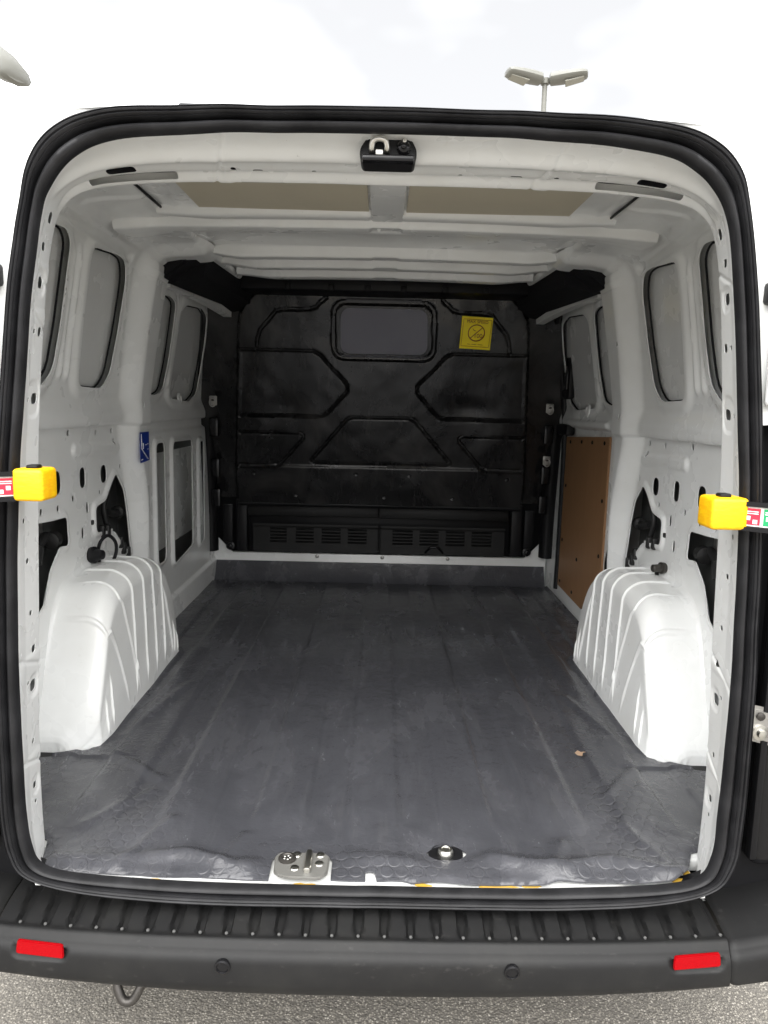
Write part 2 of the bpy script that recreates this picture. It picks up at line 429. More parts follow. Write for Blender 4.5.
# ---- wall profile shared by both side panels
def Wz(z): return np.where(z < 1.36, .87, .87 - .095 * (np.clip(z - 1.36, 0, None) / .6) ** 1.3)
_zs = list(np.linspace(.555, 1.88, 120))
WP = np.array([(float(Wz(np.array(z))), z) for z in _zs] + [(.777, 1.912), (.760, 1.937), (.730, 1.952), (.68, 1.960), (.62, 1.963), (.592, 1.966), (.585, 1.985)])
WL = arc_len(WP)
def wall_pos(side):
    def f(u, v):
        x = np.interp(v, WL, WP[:, 0]); z = np.interp(v, WL, WP[:, 1]); return np.stack([side * x, u, z], 1)
    return f
def zv(v): return np.interp(v, WL, WP[:, 1])
def onwall(side, y, z, off=0.): return Vector((side * (float(Wz(np.array(z))) - off), y, z))

WIN = [[(.27, 1.50), (.58, 1.50), (.635, 1.545), (.65, 1.66), (.645, 1.86), (.61, 1.885), (.27, 1.875)],
       [(.80, 1.506), (.975, 1.503), (1.03, 1.55), (1.055, 1.68), (1.06, 1.83), (1.03, 1.885), (.96, 1.892), (.79, 1.878), (.775, 1.85)],
       [(1.405, 1.495), (1.52, 1.49), (1.60, 1.51), (1.63, 1.62), (1.63, 1.72), (1.616, 1.838), (1.54, 1.852), (1.42, 1.846)],
       [(1.70, 1.50), (1.73, 1.48), (2.02, 1.47), (2.12, 1.507), (2.145, 1.615), (2.145, 1.745), (2.11, 1.845), (2.0, 1.868), (1.75, 1.85), (1.70, 1.82)]]
WINR = [rpoly(w, .03) for w in WIN]
TRI = rpoly([(1.128, 1.232), (1.195, 1.17), (1.222, 1.09), (1.255, .935), (1.15, 1.005), (1.10, 1.045), (1.03, 1.058), (.948, 1.066), (.948, 1.145), (1.03, 1.155), (1.085, 1.205)], .018)
RHOLE = rpoly([(.50, 1.16), (.64, 1.150), (.742, 1.146), (.748, 1.064), (.69, 1.072), (.625, 1.02), (.585, .94), (.50, .90)], .016)
SMALL = [capsule(.872, 1.242, .021, .030), capsule(1.037, 1.238, .026, .028), capsule(.70, 1.244, .026, .032),
         ell(.78, 1.375, .009, .010, 12), ell(.98, 1.37, .009, .010, 12), ell(.60, 1.18, .009, .010, 12), ell(.70, 1.175, .009, .010, 12),
         ell(.80, 1.19, .009, .010, 12), ell(1.125, 1.335, .009, .013, 10), ell(.835, 1.055, .006, .009, 10), ell(.55, 1.27, .006, .009, 10),
         ell(1.00, 1.185, .008, .009, 10), ell(1.11, 1.37, .009, .010, 12), ell(.93, 1.10, .008, .010, 10), ell(.90, 1.15, .010, .020, 12), ell(.86, 1.08, .010, .020, 12), ell(1.40, 1.42, .007, .009, 10), ell(1.185, 1.25, .008, .010, 10), ell(1.27, 1.02, .007, .008, 10), ell(.46, 1.21, .008, .010, 10), ell(.52, 1.33, .008, .010, 10), ell(1.25, 1.46, .008, .012, 10), ell(1.22, 1.70, .008, .010, 10)]
LADDER = [rpoly([(1.50, .845), (1.605, .845), (1.605, 1.31), (1.50, 1.31)], .03), rpoly([(1.725, .80), (2.03, .83), (2.03, 1.30), (1.725, 1.305)], .03),
          rpoly([(2.165, .80), (2.245, .81), (2.245, 1.285), (2.165, 1.285)], .025)]
def wall_disp(side):
    def f(u, v):
        z = zv(v); h = np.zeros(u.shape)
        # pillar between the two bays
        yr = np.interp(z, [.9, 1.12, 1.37, 1.8], [1.26, 1.235, 1.15, 1.13])
        pil = ss(yr, yr + .085, u) * (1 - ss(1.325, 1.352, u))
        h += .052 * pil * (1 - .5 * ss(1.90, 1.96, z))
        # rolled rail under the blanks, crisp at its foot
        rail = ss(1.388, 1.397, z) * (1 - ss(1.42, 1.485, z))
        h += .021 * rail * (1 - .6 * pil)
        # pressed frames round the blanks
        for k, w in enumerate(WINR):
            d = sdf(w, u, z, .08); h += .010 * (1 - ss(.012, .045, d)) * (d < .06)
        # stiffening ribs in the strips between the blanks
        for (y0, y1) in ((.690, .676), (.735, .722), (1.665, 1.655)):
            yc = np.interp(z, [1.52, 1.86], [y0, y1]); w = np.exp(-((u - yc) / .009) ** 2) * ss(1.51, 1.54, z) * (1 - ss(1.83, 1.88, z)); h += .010 * w
        # bar embossed above the ovals, swage lines under the roof
        d = linedist([(.82, 1.325), (1.15, 1.315)], u, z); h += .008 * (1 - ss(.012, .022, d))
        d = linedist([(.30, 1.935), (.72, 1.915), (1.08, 1.905)], u, z); h -= .013 * (1 - ss(.006, .020, d))
        d = linedist([(.62, 1.955), (.78, 1.93)], u, z); h += .006 * (1 - ss(.006, .016, d))
        # collars of the big openings
        for p in (TRI, RHOLE):
            d = sdf(p, u, z, .06); h += .007 * (1 - ss(.010, .020, d)) * (d < .05)
        if side < 0:
            for p in LADDER:
                d = sdf(p, u, z, .06); h += .012 * (1 - ss(.012, .020, d)) * (d < .05)
            # little rungs beside the ladder openings
            for y0 in (1.665, 2.10):
                for zz in np.arange(.87, 1.28, .075): h += .007 * np.exp(-((z - zz) / .008) ** 2) * np.exp(-((u - y0) / .03) ** 4)
            h += .016 * ss(1.36, 1.345, z) * ss(1.40, 1.43, u)
            h += .012 * (1 - ss(.66, .675, z)) * (u > 1.3)
        else:
            # sliding door sits a little outboard of the frame
            h -= .010 * ss(1.352, 1.375, u) * (1 - ss(1.93, 1.95, z))
            h += .012 * (1 - ss(.008, .018, np.abs(z - 1.415))) * ss(1.5, 1.53, u) * (1 - ss(2.1, 2.15, u))
        h += .0016 * vn(u, z, 5., 1)
        return h
    return f
for side in (-1, 1):
    hs_ = [(lambda p: (lambda a, b: sdf(p, a, zv(b))))(p) for p in WINR + [TRI, RHOLE] + SMALL + (LADDER if side < 0 else [])]
    us = np.arange(.135, 2.505, .006); vs_ = np.arange(0, WL[-1] + .001, .006)
    o = sheet('side_panel', us, vs_, wall_pos(side), 'white', van, holes=hs_, disp=wall_disp(side), inward=-side, lip=.003, sharp=60)
    o['label'] = 'pressed white inner side panel left of the bay' if side < 0 else 'pressed white inner side panel right of the bay'

for side in (-1, 1):
    for w in WINR:
        P = [onwall(side, y, z, -.0095) for y, z in w[::2]]
        tube('gap_shade_bead', P, .0030, 'black_foam_and_shade', van, 6, closed=True)  # black bead draws the shaded gap between inner panel and outer skin

# ---- outer body skin (sides + roof), seen through the holes and from outside
OUT = np.array([(.92, .34), (.955, .6), (.966, .9), (.962, 1.2), (.93, 1.34), (.889, 1.42), (.861, 1.6), (.829, 1.8), (.813, 1.89), (.800, 1.95), (.755, 1.985), (.65, 2.003), (.35, 2.015), (0, 2.018)])
OC = spline(OUT, 5); OC = np.concatenate([OC * [-1, 1], OC[::-1][1:]])
def k_sec(y): return np.interp(y, [2.9, 3.75, 4.45, 4.62], [1, .30, .02, -.25])
SEC = [(.012, -.072), (.06, -.055), (.15, -.02), (.4, -.004), (1.0, .006), (1.8, .02), (2.6, .03), (2.9, .02), (3.2, 0), (3.75, 0), (4.2, 0), (4.45, 0), (4.62, 0)]
def body():
    V = []; F = []; G = []; n = len(OC)
    for y, dz in SEC:
        k = float(k_sec(y)); w = 1 - .10 * max(0, (y - 3.4) / 1.2) ** 2
        for x, z in OC:
            zz = z + dz * max(0, min(1, (z - 1.7) / .2)) if z > 1.7 else z
            if zz > 1.0: zz = 1.0 + (zz - 1.0) * k
            V.append((x * w, y, zz))
    for i in range(len(SEC) - 1):
        for j in range(n - 1):
            q = (i * n + j, i * n + j + 1, (i + 1) * n + j + 1, (i + 1) * n + j)
            zm = min(OC[j][1], OC[j + 1][1])
            screen = 2.85 < SEC[i][0] < 3.5 and abs(OC[j][0]) < .78 and zm > 1.9
            side_w = 2.85 < SEC[i][0] < 3.5 and 1.43 < zm < 1.85
            (G if (screen or side_w) else F).append(q)
    F.append(tuple((len(SEC) - 1) * n + j for j in range(n)))
    mk('outer_body', V, F, 'white_out', van, sharp=30)
    mk('windscreen', V, G, 'glass', van)
body()

M['cavity_shade'] = simple('cavity_shade_grey', (.085, .088, .085), .6)  # dark grey that stands in for shade inside the wall cavity
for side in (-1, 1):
    box('cavity_shade_panel', (min(side * .935, side * .945), .20, .62), (max(side * .935, side * .945), 1.33, 1.345), 'cavity_shade', van, .004)  # added dark panel so the wall holes look shaded inside

box('cavity_shade_panel', (-.947, 1.335, .62), (-.937, 2.46, 1.345), 'cavity_shade', van, .004)  # same painted shade behind the ladder openings
box('lit_skin_plate', (-.928, 1.46, .845), (-.920, 2.44, 1.255), 'white', van, .003)  # added white plate imitates light falling on the skin behind the ladder

# ---- opening contour (right half, bottom centre to top centre), mirrored
SI = [(0, .565), (.30, .567), (.48, .574), (.610, .592), (.644, .642), (.650, .75), (.651, .90), (.648, 1.05), (.642, 1.2), (.631, 1.36), (.616, 1.49), (.597, 1.645), (.577, 1.768), (.557, 1.822), (.515, 1.868), (.445, 1.896), (.29, 1.910), (.15, 1.914), (0, 1.915)]
SO = [(0, .535), (.30, .537), (.50, .548), (.634, .578), (.678, .632), (.688, .735), (.687, .90), (.682, 1.05), (.674, 1.2), (.662, 1.36), (.649, 1.48), (.6255, 1.66), (.604, 1.775), (.582, 1.860), (.533, 1.912), (.45, 1.937), (.30, 1.946), (.15, 1.948), (0, 1.949)]
JE = [(0, .550), (.30, .550), (.50, .549), (.640, .550), (.670, .585), (.677, .74), (.672, .90), (.665, 1.05), (.660, 1.2), (.653, 1.36), (.643, 1.50), (.628, 1.65), (.612, 1.765), (.594, 1.824), (.553, 1.861), (.45, 1.881), (.30, 1.888), (.15, 1.889), (0, 1.889)]
JY = [.06, .06, .06, .08, .12, .13, .13, .13, .13, .13, .13, .13, .135, .15, .18, .205, .21, .21, .21]
BO = [(0, .44), (.42, .44), (.70, .44), (.90, .46), (.945, .62), (.955, .74), (.960, .90), (.958, 1.05), (.955, 1.2), (.925, 1.36), (.882, 1.50), (.858, 1.64), (.838, 1.775), (.823, 1.848), (.804, 1.895), (.76, 1.926), (.55, 1.942), (.2, 1.947), (0, 1.947)]
def full(P, mir=-1):
    P = np.array(P, float); Lh = P.copy(); Lh[:, 0] *= mir
    return spline(np.concatenate([P, Lh[::-1][1:-1]]), 10, closed=True)
cSI, cSO, cJE, cBO = full(SI), full(SO), full(JE), full(BO)
cJY = full(np.stack([JY, JY], 1), 1)[:, 0]
nC = len(cSI)
def ring_loft(name, rings, mat, close=True, sharp=45, sel=None):
    V = np.concatenate(rings); F = []
    for i in range(len(rings) - 1):
        for k in range(nC):
            if sel is not None and not sel(k): continue
            F.append((i * nC + k, i * nC + (k + 1) % nC, (i + 1) * nC + (k + 1) % nC, (i + 1) * nC + k))
    return mk(name, V, F, mat, van, sharp=sharp)
def xyz(c, y): return np.stack([c[:, 0], np.broadcast_to(y, (nC,)), c[:, 1]], 1)
# seal: two rubber lobes with a deep groove between them
prof = [(-.04, .008), (-.03, -.003), (.04, -.010), (.12, -.0135), (.22, -.0145), (.32, -.0115), (.38, -.003), (.41, .003), (.45, -.002), (.49, -.012), (.54, -.0160), (.57, -.0150), (.60, -.0180), (.66, -.0200), (.70, -.0180), (.73, -.0175), (.76, -.0205), (.82, -.0215), (.86, -.0190), (.885, -.0180), (.91, -.0200), (.96, -.0170), (1.0, -.008), (1.02, .008)]
an = np.arange(nC) * .35
rings = []
for s, y in prof:
    c = cSI + (cSO - cSI) * s; c = c + (.0022 * vn(an, an * 0, .55, 3))[:, None]
    rings.append(xyz(c, y + .004 * vn(an, an * 0 + s * 2, .35, 4)))
ring_loft('door_seal', rings, 'seal')['label'] = 'black double-lobed rubber seal round the rear opening'
# rear face of the body outside the seal
for nm, mt, test in (('rear_body_frame', 'white_out', True), ('rear_corner_trim', 'black', False)):
    if test: rg = [xyz(cSI + (cSO - cSI) * .2, .006), xyz(cSO, .004), xyz(cSO + (cBO - cSO) * .25, -.004), xyz(cSO + (cBO - cSO) * .8, -.002), xyz(cBO, .014), xyz(cBO * [.998, .999], .034)]
    else: rg = [xyz(cSI + (cSO - cSI) * .2, .006), xyz(cSO, .004), xyz(cSO + (cBO - cSO) * .03, .030), xyz(cSO + (cBO - cSO) * .07, .070), xyz(cSO + (cBO - cSO) * .25, .078), xyz(cSO + (cBO - cSO) * .9, .078), xyz(cBO, .085)]
    ring_loft(nm, rg, mt, sel=lambda k, q=test: (cBO[k, 1] > 1.47) == q)

# jamb: pressed frame running from the seal into the bay, with its row of holes
jl = arc_len(np.concatenate([cJE, cJE[:1]]))
cJS = cSI + (cSO - cSI) * .12
Cs, Ce = np.concatenate([cJS, cJS[:1]]), np.concatenate([cJE, cJE[:1]]); Cy = np.concatenate([cJY, cJY[:1]])
def jamb_pos(u, v):
    f = lambda A: np.interp(u, jl, A)
    a = np.stack([f(Cs[:, 0]), f(Cs[:, 1])], 1); b = np.stack([f(Ce[:, 0]), f(Ce[:, 1])], 1); ye = f(Cy); t = v / .13
    w = np.interp(t, [0, .10, .22, .45, 1.0, 1.08, 1.4], [0, 0, .12, .50, 1.0, 1.12, 1.7]); yy = np.interp(t, [0, 1.0, 1.08, 1.4], [0, 1, 1.05, 1.06]) * ye
    p = a + (b - a) * np.clip(w, 0, 1)[:, None]
    # the far edge turns back towards the skin
    nrm = p - np.array([0, 1.25]); nrm[:, 0] *= 1.4; nrm /= np.linalg.norm(nrm, axis=1, keepdims=True)
    p = p + nrm * (np.clip(w - 1, 0, None) * .11)[:, None]
    return np.stack([p[:, 0], yy, p[:, 1]], 1)
def ju(x, z):
    i = int(np.argmin((cJE[:, 0] - x) ** 2 + (cJE[:, 1] - z) ** 2)); return jl[i]
jh = []
jpads = []
for s in (-1, 1):
    for z, v, hu, hv in ((1.80, .050, .011, .0032), (1.80, .088, .010, .010), (1.735, .078, .007, .010), (1.675, .088, .010, .014), (1.60, .045, .011, .0032), (1.60, .066, .004, .006), (1.60, .100, .008, .010),
                         (1.475, .062, .005, .006), (1.475, .098, .010, .016), (1.255, .05, .005, .006), (1.165, .070, .005, .006), (1.065, .085, .005, .006), (.985, .098, .007, .009), (.91, .100, .011, .014), (.93, .070, .004, .005),
                         (.80, .090, .005, .006), (.715, .095, .007, .009), (.665, .090, .004, .006)):
        jh.append(hole(capsule(ju(s * .65, z), v, hu, hv)))
    for z, v, a, b in ((1.475, .09, .034, .036), (.91, .100, .022, .024), (.715, .095, .020, .022), (1.675, .088, .022, .026)):
        jpads.append((ju(s * .65, z), v, a, b))
# slots in the header
for x, hu, v, hv in ((-.47, .080, .117, .0065), (.47, .080, .117, .0065), (-.485, .028, .085, .010), (.485, .028, .085, .010), (-.24, .010, .100, .006), (.24, .012, .100, .006), (-.14, .004, .100, .005), (.13, .004, .100, .005), (-.29, .005, .093, .005), (.31, .005, .098, .005)):
    jh.append(hole(capsule(ju(x, 1.88), v, hu, hv)))
def jamb_disp(u, v):
    h = .0008 * vn(u, v, 8., 2)
    for cu, cv, a, b in jpads:
        d = sdf(capsule(cu, cv, a, b), u, v, .02); h -= .0022 * (1 - ss(-.005, .005, d))
    # joints of the welded pressings
    for x, z in ((-.62, 1.70), (.62, 1.70), (-.66, 1.62), (.66, .975), (-.66, .975), (.66, .775), (-.66, .775), (.30, 1.88), (-.30, 1.88)):
        cu = ju(x, z); h -= .003 * np.exp(-((u - cu - (v - .06) * .35) / .004) ** 2) * (v > .015)
        h += .0015 * ss(cu - .012, cu, u) * (1 - ss(cu, cu + .05, u)) * ss(.02, .05, v)
    # stepped flange along the header
    top = ss(1.80, 1.86, np.interp(u, jl, Ce[:, 1])); h += top * (.010 * np.exp(-((v - .058) / .012) ** 2) - .009 * np.exp(-((v - .112) / .010) ** 2))
    return h
sheet('door_jamb', np.linspace(0, jl[-1], 1700), np.linspace(0, .13 * 1.4, 72), jamb_pos, 'white', van, holes=jh, disp=jamb_disp, inward=1, lip=.001, sharp=60)

def outward(c):
    n = c - np.array([0, 1.25]); n[:, 0] *= 1.4; return n / np.linalg.norm(n, axis=1, keepdims=True)
cLn = outward(cJE)
ring_loft('jamb_hole_shade', [xyz(cJS + cLn * .022, .010), xyz((cJS + cJE) / 2 + cLn * .026, cJY * .5), xyz(cJE + cLn * .022, cJY * .96)], 'black_foam_and_shade', sel=lambda k: cJE[k, 1] > .62)  # black ring added behind the jamb to darken its holes like shade

# ---- floor pan and sill (white), glue residue left on it
box('floor_pan', (-.90, .125, .53), (.90, 2.493, .556), 'white', van, .004)
box('rear_sill', (-.642, .012, .5495), (.642, .1245, .5565), 'white', van, .002)
def flake(name, cx, cy, z, a, b, mat, seed):
    rg = random.Random(seed); P = []
    for k in range(14):
        an_ = 2 * math.pi * k / 14; r_ = .6 + .5 * rg.random(); P.append((cx + a * r_ * math.cos(an_), cy + b * r_ * math.sin(an_), z + .0008 * rg.random()))
    return prism(name, P, (0, 0, .0012), mat, van)
for i, (x, y, a, b) in enumerate(((.245, .022, .040, .008), (.31, .024, .022, .007), (.55, .028, .030, .010), (.612, .050, .022, .014), (.632, .080, .009, .020), (-.13, .016, .026, .006), (.10, .022, .018, .006), (-.42, .024, .016, .005))):
    flake('glue_residue', x, y, .5575, a, b, 'glue', i)

# ---- wheel arches
def arch(side):
    prof = rpoly([(.50, .556), (.56, .70), (.635, .895), (.70, .960), (.90, .982), (1.09, .970), (1.215, .895), (1.30, .74), (1.345, .556)], .08, 8)
    prof = prof[(np.arange(len(prof)) > 4) & (np.arange(len(prof)) < len(prof) - 4)]
    prof = np.concatenate([[(.522, .556)], prof, [(1.345, .556)]])
    s = arc_len(prof); us = np.linspace(0, s[-1], 640)
    def pos(u, v):
        y = np.interp(u, s, prof[:, 0]); zt = np.interp(u, s, prof[:, 1]); H = zt - .553
        r = np.clip(H * .75, .001, .062); xin = .722 + .085 * (1 - ss(.0, .16, H)) * (y < .8) + .02 * (1 - ss(0, .2, H)) * (y > 1.1)
        X = np.zeros_like(u); Z = np.zeros_like(u)
        # v: 0-.3 top from wall inwards, .3-.6 rounded shoulder, .6-1 down the inner face
        t = np.clip(v / .3, 0, 1); xw = .885
        X = xw + (xin + r - xw) * t; fil = np.clip((.26 - t) / .26, 0, 1); Z = zt + .075 * fil ** 2 * ss(.1, .3, H)
        a = np.clip((v - .3) / .3, 0, 1) * math.pi / 2; m = v > .3
        X = np.where(m, xin + r - r * np.sin(a), X); Z = np.where(m, zt - r + r * np.cos(a), Z)
        b = np.clip((v - .6) / .4, 0, 1); m = v > .6
        X = np.where(m, xin - .012 * b * ss(.05, .3, H), X); Z = np.where(m, zt - r + (.553 - zt + r) * b, Z)
        yy = y + .03 * np.clip(v - .6, 0, 1) * 0
        return np.stack([side * X, yy, Z], 1)
    def disp(u, v):
        y = np.interp(u, s, prof[:, 0]); zt = np.interp(u, s, prof[:, 1]); h = np.zeros_like(u)
        z = np.where(v < .6, zt, zt + (.553 - zt) * (v - .6) / .4)
        inner = ss(.42, .5, v)
        foot = 1 - ss(.88, .96, v)
        for y0 in (.835, .935, 1.03, 1.12):          # ribs over the shoulder and straight down
            h += .0048 * np.exp(-((y - y0) / .0036) ** 4) * ss(.06, .12, v) * foot
        for y0 in (.635, .735):                         # ribs over the rear slope, slanting on the inner face
            yc = y0 + .15 * np.clip((v - .55) / .45, 0, 1)
            h += .0040 * np.exp(-((y - yc) / .0040) ** 4) * ss(.10, .3, v) * foot
        for y0 in (.60, .635, 1.235, 1.275):
            h += .0045 * np.exp(-((y - y0) / .0038) ** 4) * ss(.72, .8, v) * foot
        yc = 1.12 + .10 * np.clip((v - .55) / .4, 0, 1); h += .0055 * np.exp(-((y - yc) / .0050) ** 2) * ss(.6, .68, v) * foot
        h += .003 * vn(y, v, 9., 5)
        return h
    o = sheet('wheel_arch', us, np.linspace(0, 1, 110), pos, 'white', van, disp=disp, inward=side, sharp=60)
    return o
for s in (-1, 1):
    arch(s)['label'] = 'ribbed white wheel arch box on the %s of the load floor' % ('left' if s < 0 else 'right')
    # sealant smear along its foot
# ---- roof: inner skin, tan pads, bows
def roof():
    us = np.linspace(-.60, .60, 120); vs_ = np.linspace(.19, 2.2, 200)
    sheet('roof_skin', us, vs_, lambda u, v: np.stack([u, v, 1.962 + .017 * v + 0 * u], 1), 'white', van,
          disp=lambda u, v: .006 * (1 - ss(.03, .06, np.abs(np.abs(u) - .03))) * 0 + .004 * np.exp(-((np.abs(u) - .55) / .012) ** 2), inward=-1)
    for x0, x1 in ((-.485, -.045), (.052, .475)):
        prism('roof_pad', [(x, y, 1.969 + .012 * (y - .4)) for x, y in rpoly([(x0, .30), (x1, .30), (x1, .775), (x0, .775)], .015)], (0, 0, -.004), 'pad', van)
    box('roof_stiffener', (-.040, .26, 1.960), (.046, .80, 1.975), 'white', van, .006)
    def bow(y0, y1, zb, hw, step, holes, flare=.45, rise=-.012):
        """hat-section roof bow with flared ends"""
        rz = 1.962 + .017 * (y0 + y1) / 2 - zb
        P = [(y0 - .012, zb + rz + .004), (y0, zb + rz - .002), (y0 + .008, zb + .004), (y0 + .016, zb), ((y0 + y1) / 2 - .006, zb - .001), ((y0 + y1) / 2 + .004, zb + step), (y1 - .016, zb + step), (y1 - .008, zb + step + .004), (y1, zb + rz - .002), (y1 + .012, zb + rz + .004)]
        P = spline(P, 4); pl = arc_len(P)
        def pos(u, v):
            y = np.interp(v, pl, P[:, 0]); z = np.interp(v, pl, P[:, 1]); e = ss(hw - .16, hw, np.abs(u))
            y = y + (y - (y0 + y1) / 2) * flare * e; z = z - .010 * (u / hw) ** 2 + rise * e
            return np.stack([u, y, z], 1)
        hs2 = []
        for x, v, a in holes: hs2.append(hole(capsule(x, pl[-1] * v, a, .0055)))
        o = sheet('roof_bow', np.arange(-hw, hw + .003, .0045), np.arange(0, pl[-1], .003), pos, 'white', van, holes=hs2, inward=-1, lip=.004,
                  disp=lambda u, v: -.006 * (1 - ss(.038, .046, np.abs(u))) * np.exp(-((v - pl[-1] * .42) / .03) ** 4))
        return o
    bow(.725, .79, 1.957, .60, .0, [(-.42, .55, .02)], -.2, .008)
    bow(.825, .935, 1.950, .74, .004, [(-.18, .62, .03), (.25, .62, .03), (.45, .60, .035), (-.02, .38, .006), (-.40, .62, .025), (-.30, .40, .007), (.31, .40, .007), (.08, .40, .006), (-.52, .45, .02), (.54, .45, .02)])
    bow(1.235, 1.345, 1.950, .62, .010, [(-.2, .45, .006), (.2, .45, .006), (.09, .45, .005), (.11, .45, .005), (-.40, .45, .006), (.42, .45, .006)], -.3, .020)
    bow(1.47, 1.57, 1.957, .60, .006, [(.1, .5, .02)], -.3, .020)
    bow(1.69, 1.80, 1.961, .58, .006, [(-.3, .5, .01), (-.05, .5, .01), (.2, .5, .01)], -.3, .016)
    # front header that carries the bulkhead, black, and the clips hanging from it
    box('front_header', (-.66, 1.86, 1.935), (.66, 2.05, 2.00), 'black', van, .012)
    for x in (-.40, -.22, -.07, .08, .25, .42): box('roof_clip', (x - .012, 1.845, 1.935), (x + .012, 1.87, 1.960), 'black', van, .004)
roof()
# gussets at the corners between header and side wall
for s in (-1, 1):
    pts = [(s * .36, .205, 1.905), (s * .60, .175, 1.880), (s * .70, .30, 1.935), (s * .66, .42, 1.958), (s * .40, .27, 1.965)]
    prism('corner_gusset', pts, (0, .006, .010), 'white', van, .003)
    tube('cant_rail_seam', [(s * .586, .30, 1.966), (s * .586, .55, 1.968), (s * .587, .80, 1.970)], .0035, 'black', van, 6)
# black sound-proofing along the cant rail from the pillar to the bulkhead
for s in (-1, 1):
    def blk(pts, nm, th):
        prism(nm, pts, th, 'black_foam_and_shade', van, .006)
    # hanging block at the pillar
    sec = [(s * .775, 1.875), (s * .735, 1.868), (s * .705, 1.893), (s * .665, 1.925), (s * .60, 1.945), (s * .585, 1.985), (s * .70, 1.985), (s * .79, 1.96)]
    prism('cant_rail_foam', [(x, 1.262, z) for x, z in sec], (0, .10, 0), 'black_foam_and_shade', van, .008)
    path = [(1.36, .70, 1.925), (1.6, .69, 1.932), (1.8, .68, 1.938), (2.0, .665, 1.935), (2.16, .65, 1.91)]
    V = []; F = []
    for y, x, z in path:
        for a, b in ((-.075, -.030), (.05, -.052), (.10, .0), (.07, .055), (-.09, .055)): V.append((s * (x + a), y, z + b))
    for i in range(len(path) - 1):
        for k in range(5): F.append((i * 5 + k, i * 5 + (k + 1) % 5, (i + 1) * 5 + (k + 1) % 5, (i + 1) * 5 + k))
    F += [tuple(range(5)), tuple(len(V) - 5 + k for k in range(5))]
    mk('cant_rail_foam', V, F, 'black_foam_and_shade', van)
    # white rail end below the foam
    tube('front_cant_rail', spline([(s * .775, 1.42, 1.885), (s * .765, 1.65, 1.893), (s * .735, 1.90, 1.885), (s * .70, 2.12, 1.865)], 5), .026, 'white', van, 4)

# ---- latch striker in the header
def header_latch():
    h = prism('header_latch', [(x, .125, z) for x, z in rpoly([(-.046, 1.889), (.048, 1.889), (.050, 1.908), (.038, 1.929), (-.034, 1.929), (-.048, 1.908)], .010)], (0, -.085, -.008), 'black', van, .003)
    box('latch_ledge', (-.043, .026, 1.878), (.045, .045, 1.889), 'black_gloss', h, .003)
    tube('striker_loop', spline([(-.027, .040, 1.893), (-.027, .028, 1.898), (-.024, .022, 1.908), (-.014, .020, 1.911), (-.004, .022, 1.908), (-.001, .028, 1.898), (-.001, .040, 1.893)], 5), .0050, 'chrome', h, 8)
    box('striker_tab', (-.020, .028, 1.888), (-.008, .041, 1.897), 'chrome', h, .001)
    lathe('rubber_stop', (.027, .041, 1.903), (0, -1, 0), [(.012, 0), (.012, .006), (.009, .010), (.005, .011), (.0045, .015), (.002, .016)], 'black_gloss', h)
    lathe('stop_pin', (.028, .030, 1.910), (0, -1, .2), [(.0035, 0), (.0035, .005), (.002, .006)], 'chrome', h, 10)
header_latch()

# ---- bulkhead
def yb(z): return 2.02 + (1.97 - z) * .37
BWIN = rpoly([(-.190, 1.890), (.192, 1.890), (.200, 1.697), (-.194, 1.697)], .045)
GR = [rpoly([(-.222, 1.914), (.222, 1.914), (.230, 1.678), (-.226, 1.678)], .06)]
lines = [[(-.64, 1.706), (-.315, 1.706), (-.285, 1.690), (-.163, 1.562), (-.160, 1.545), (-.163, 1.528), (-.254, 1.429), (-.280, 1.415), (-.304, 1.411), (-.665, 1.411)],
         [(-.57, 1.712), (-.565, 1.75), (-.55, 1.79), (-.476, 1.870), (-.45, 1.877), (-.329, 1.881), (-.30, 1.890), (-.255, 1.93)],
         [(-.67, 1.330), (-.392, 1.332), (-.374, 1.322), (-.372, 1.305), (-.485, 1.180), (-.51, 1.168), (-.685, 1.167)],
         [(-.325, 1.190), (-.337, 1.200), (-.165, 1.400), (-.14, 1.412), (.13, 1.412), (.158, 1.400), (.335, 1.200), (.322, 1.190), (-.325, 1.190)]]
glines = [np.array(l) for l in lines] + [np.array(l) * [-1, 1] for l in lines[:3]]
def edge_x(z): return np.interp(z, [.97, 1.14, 1.78, 1.85, 1.90, 1.94, 1.965, 1.99], [.705, .700, .642, .628, .600, .555, .50, .40])
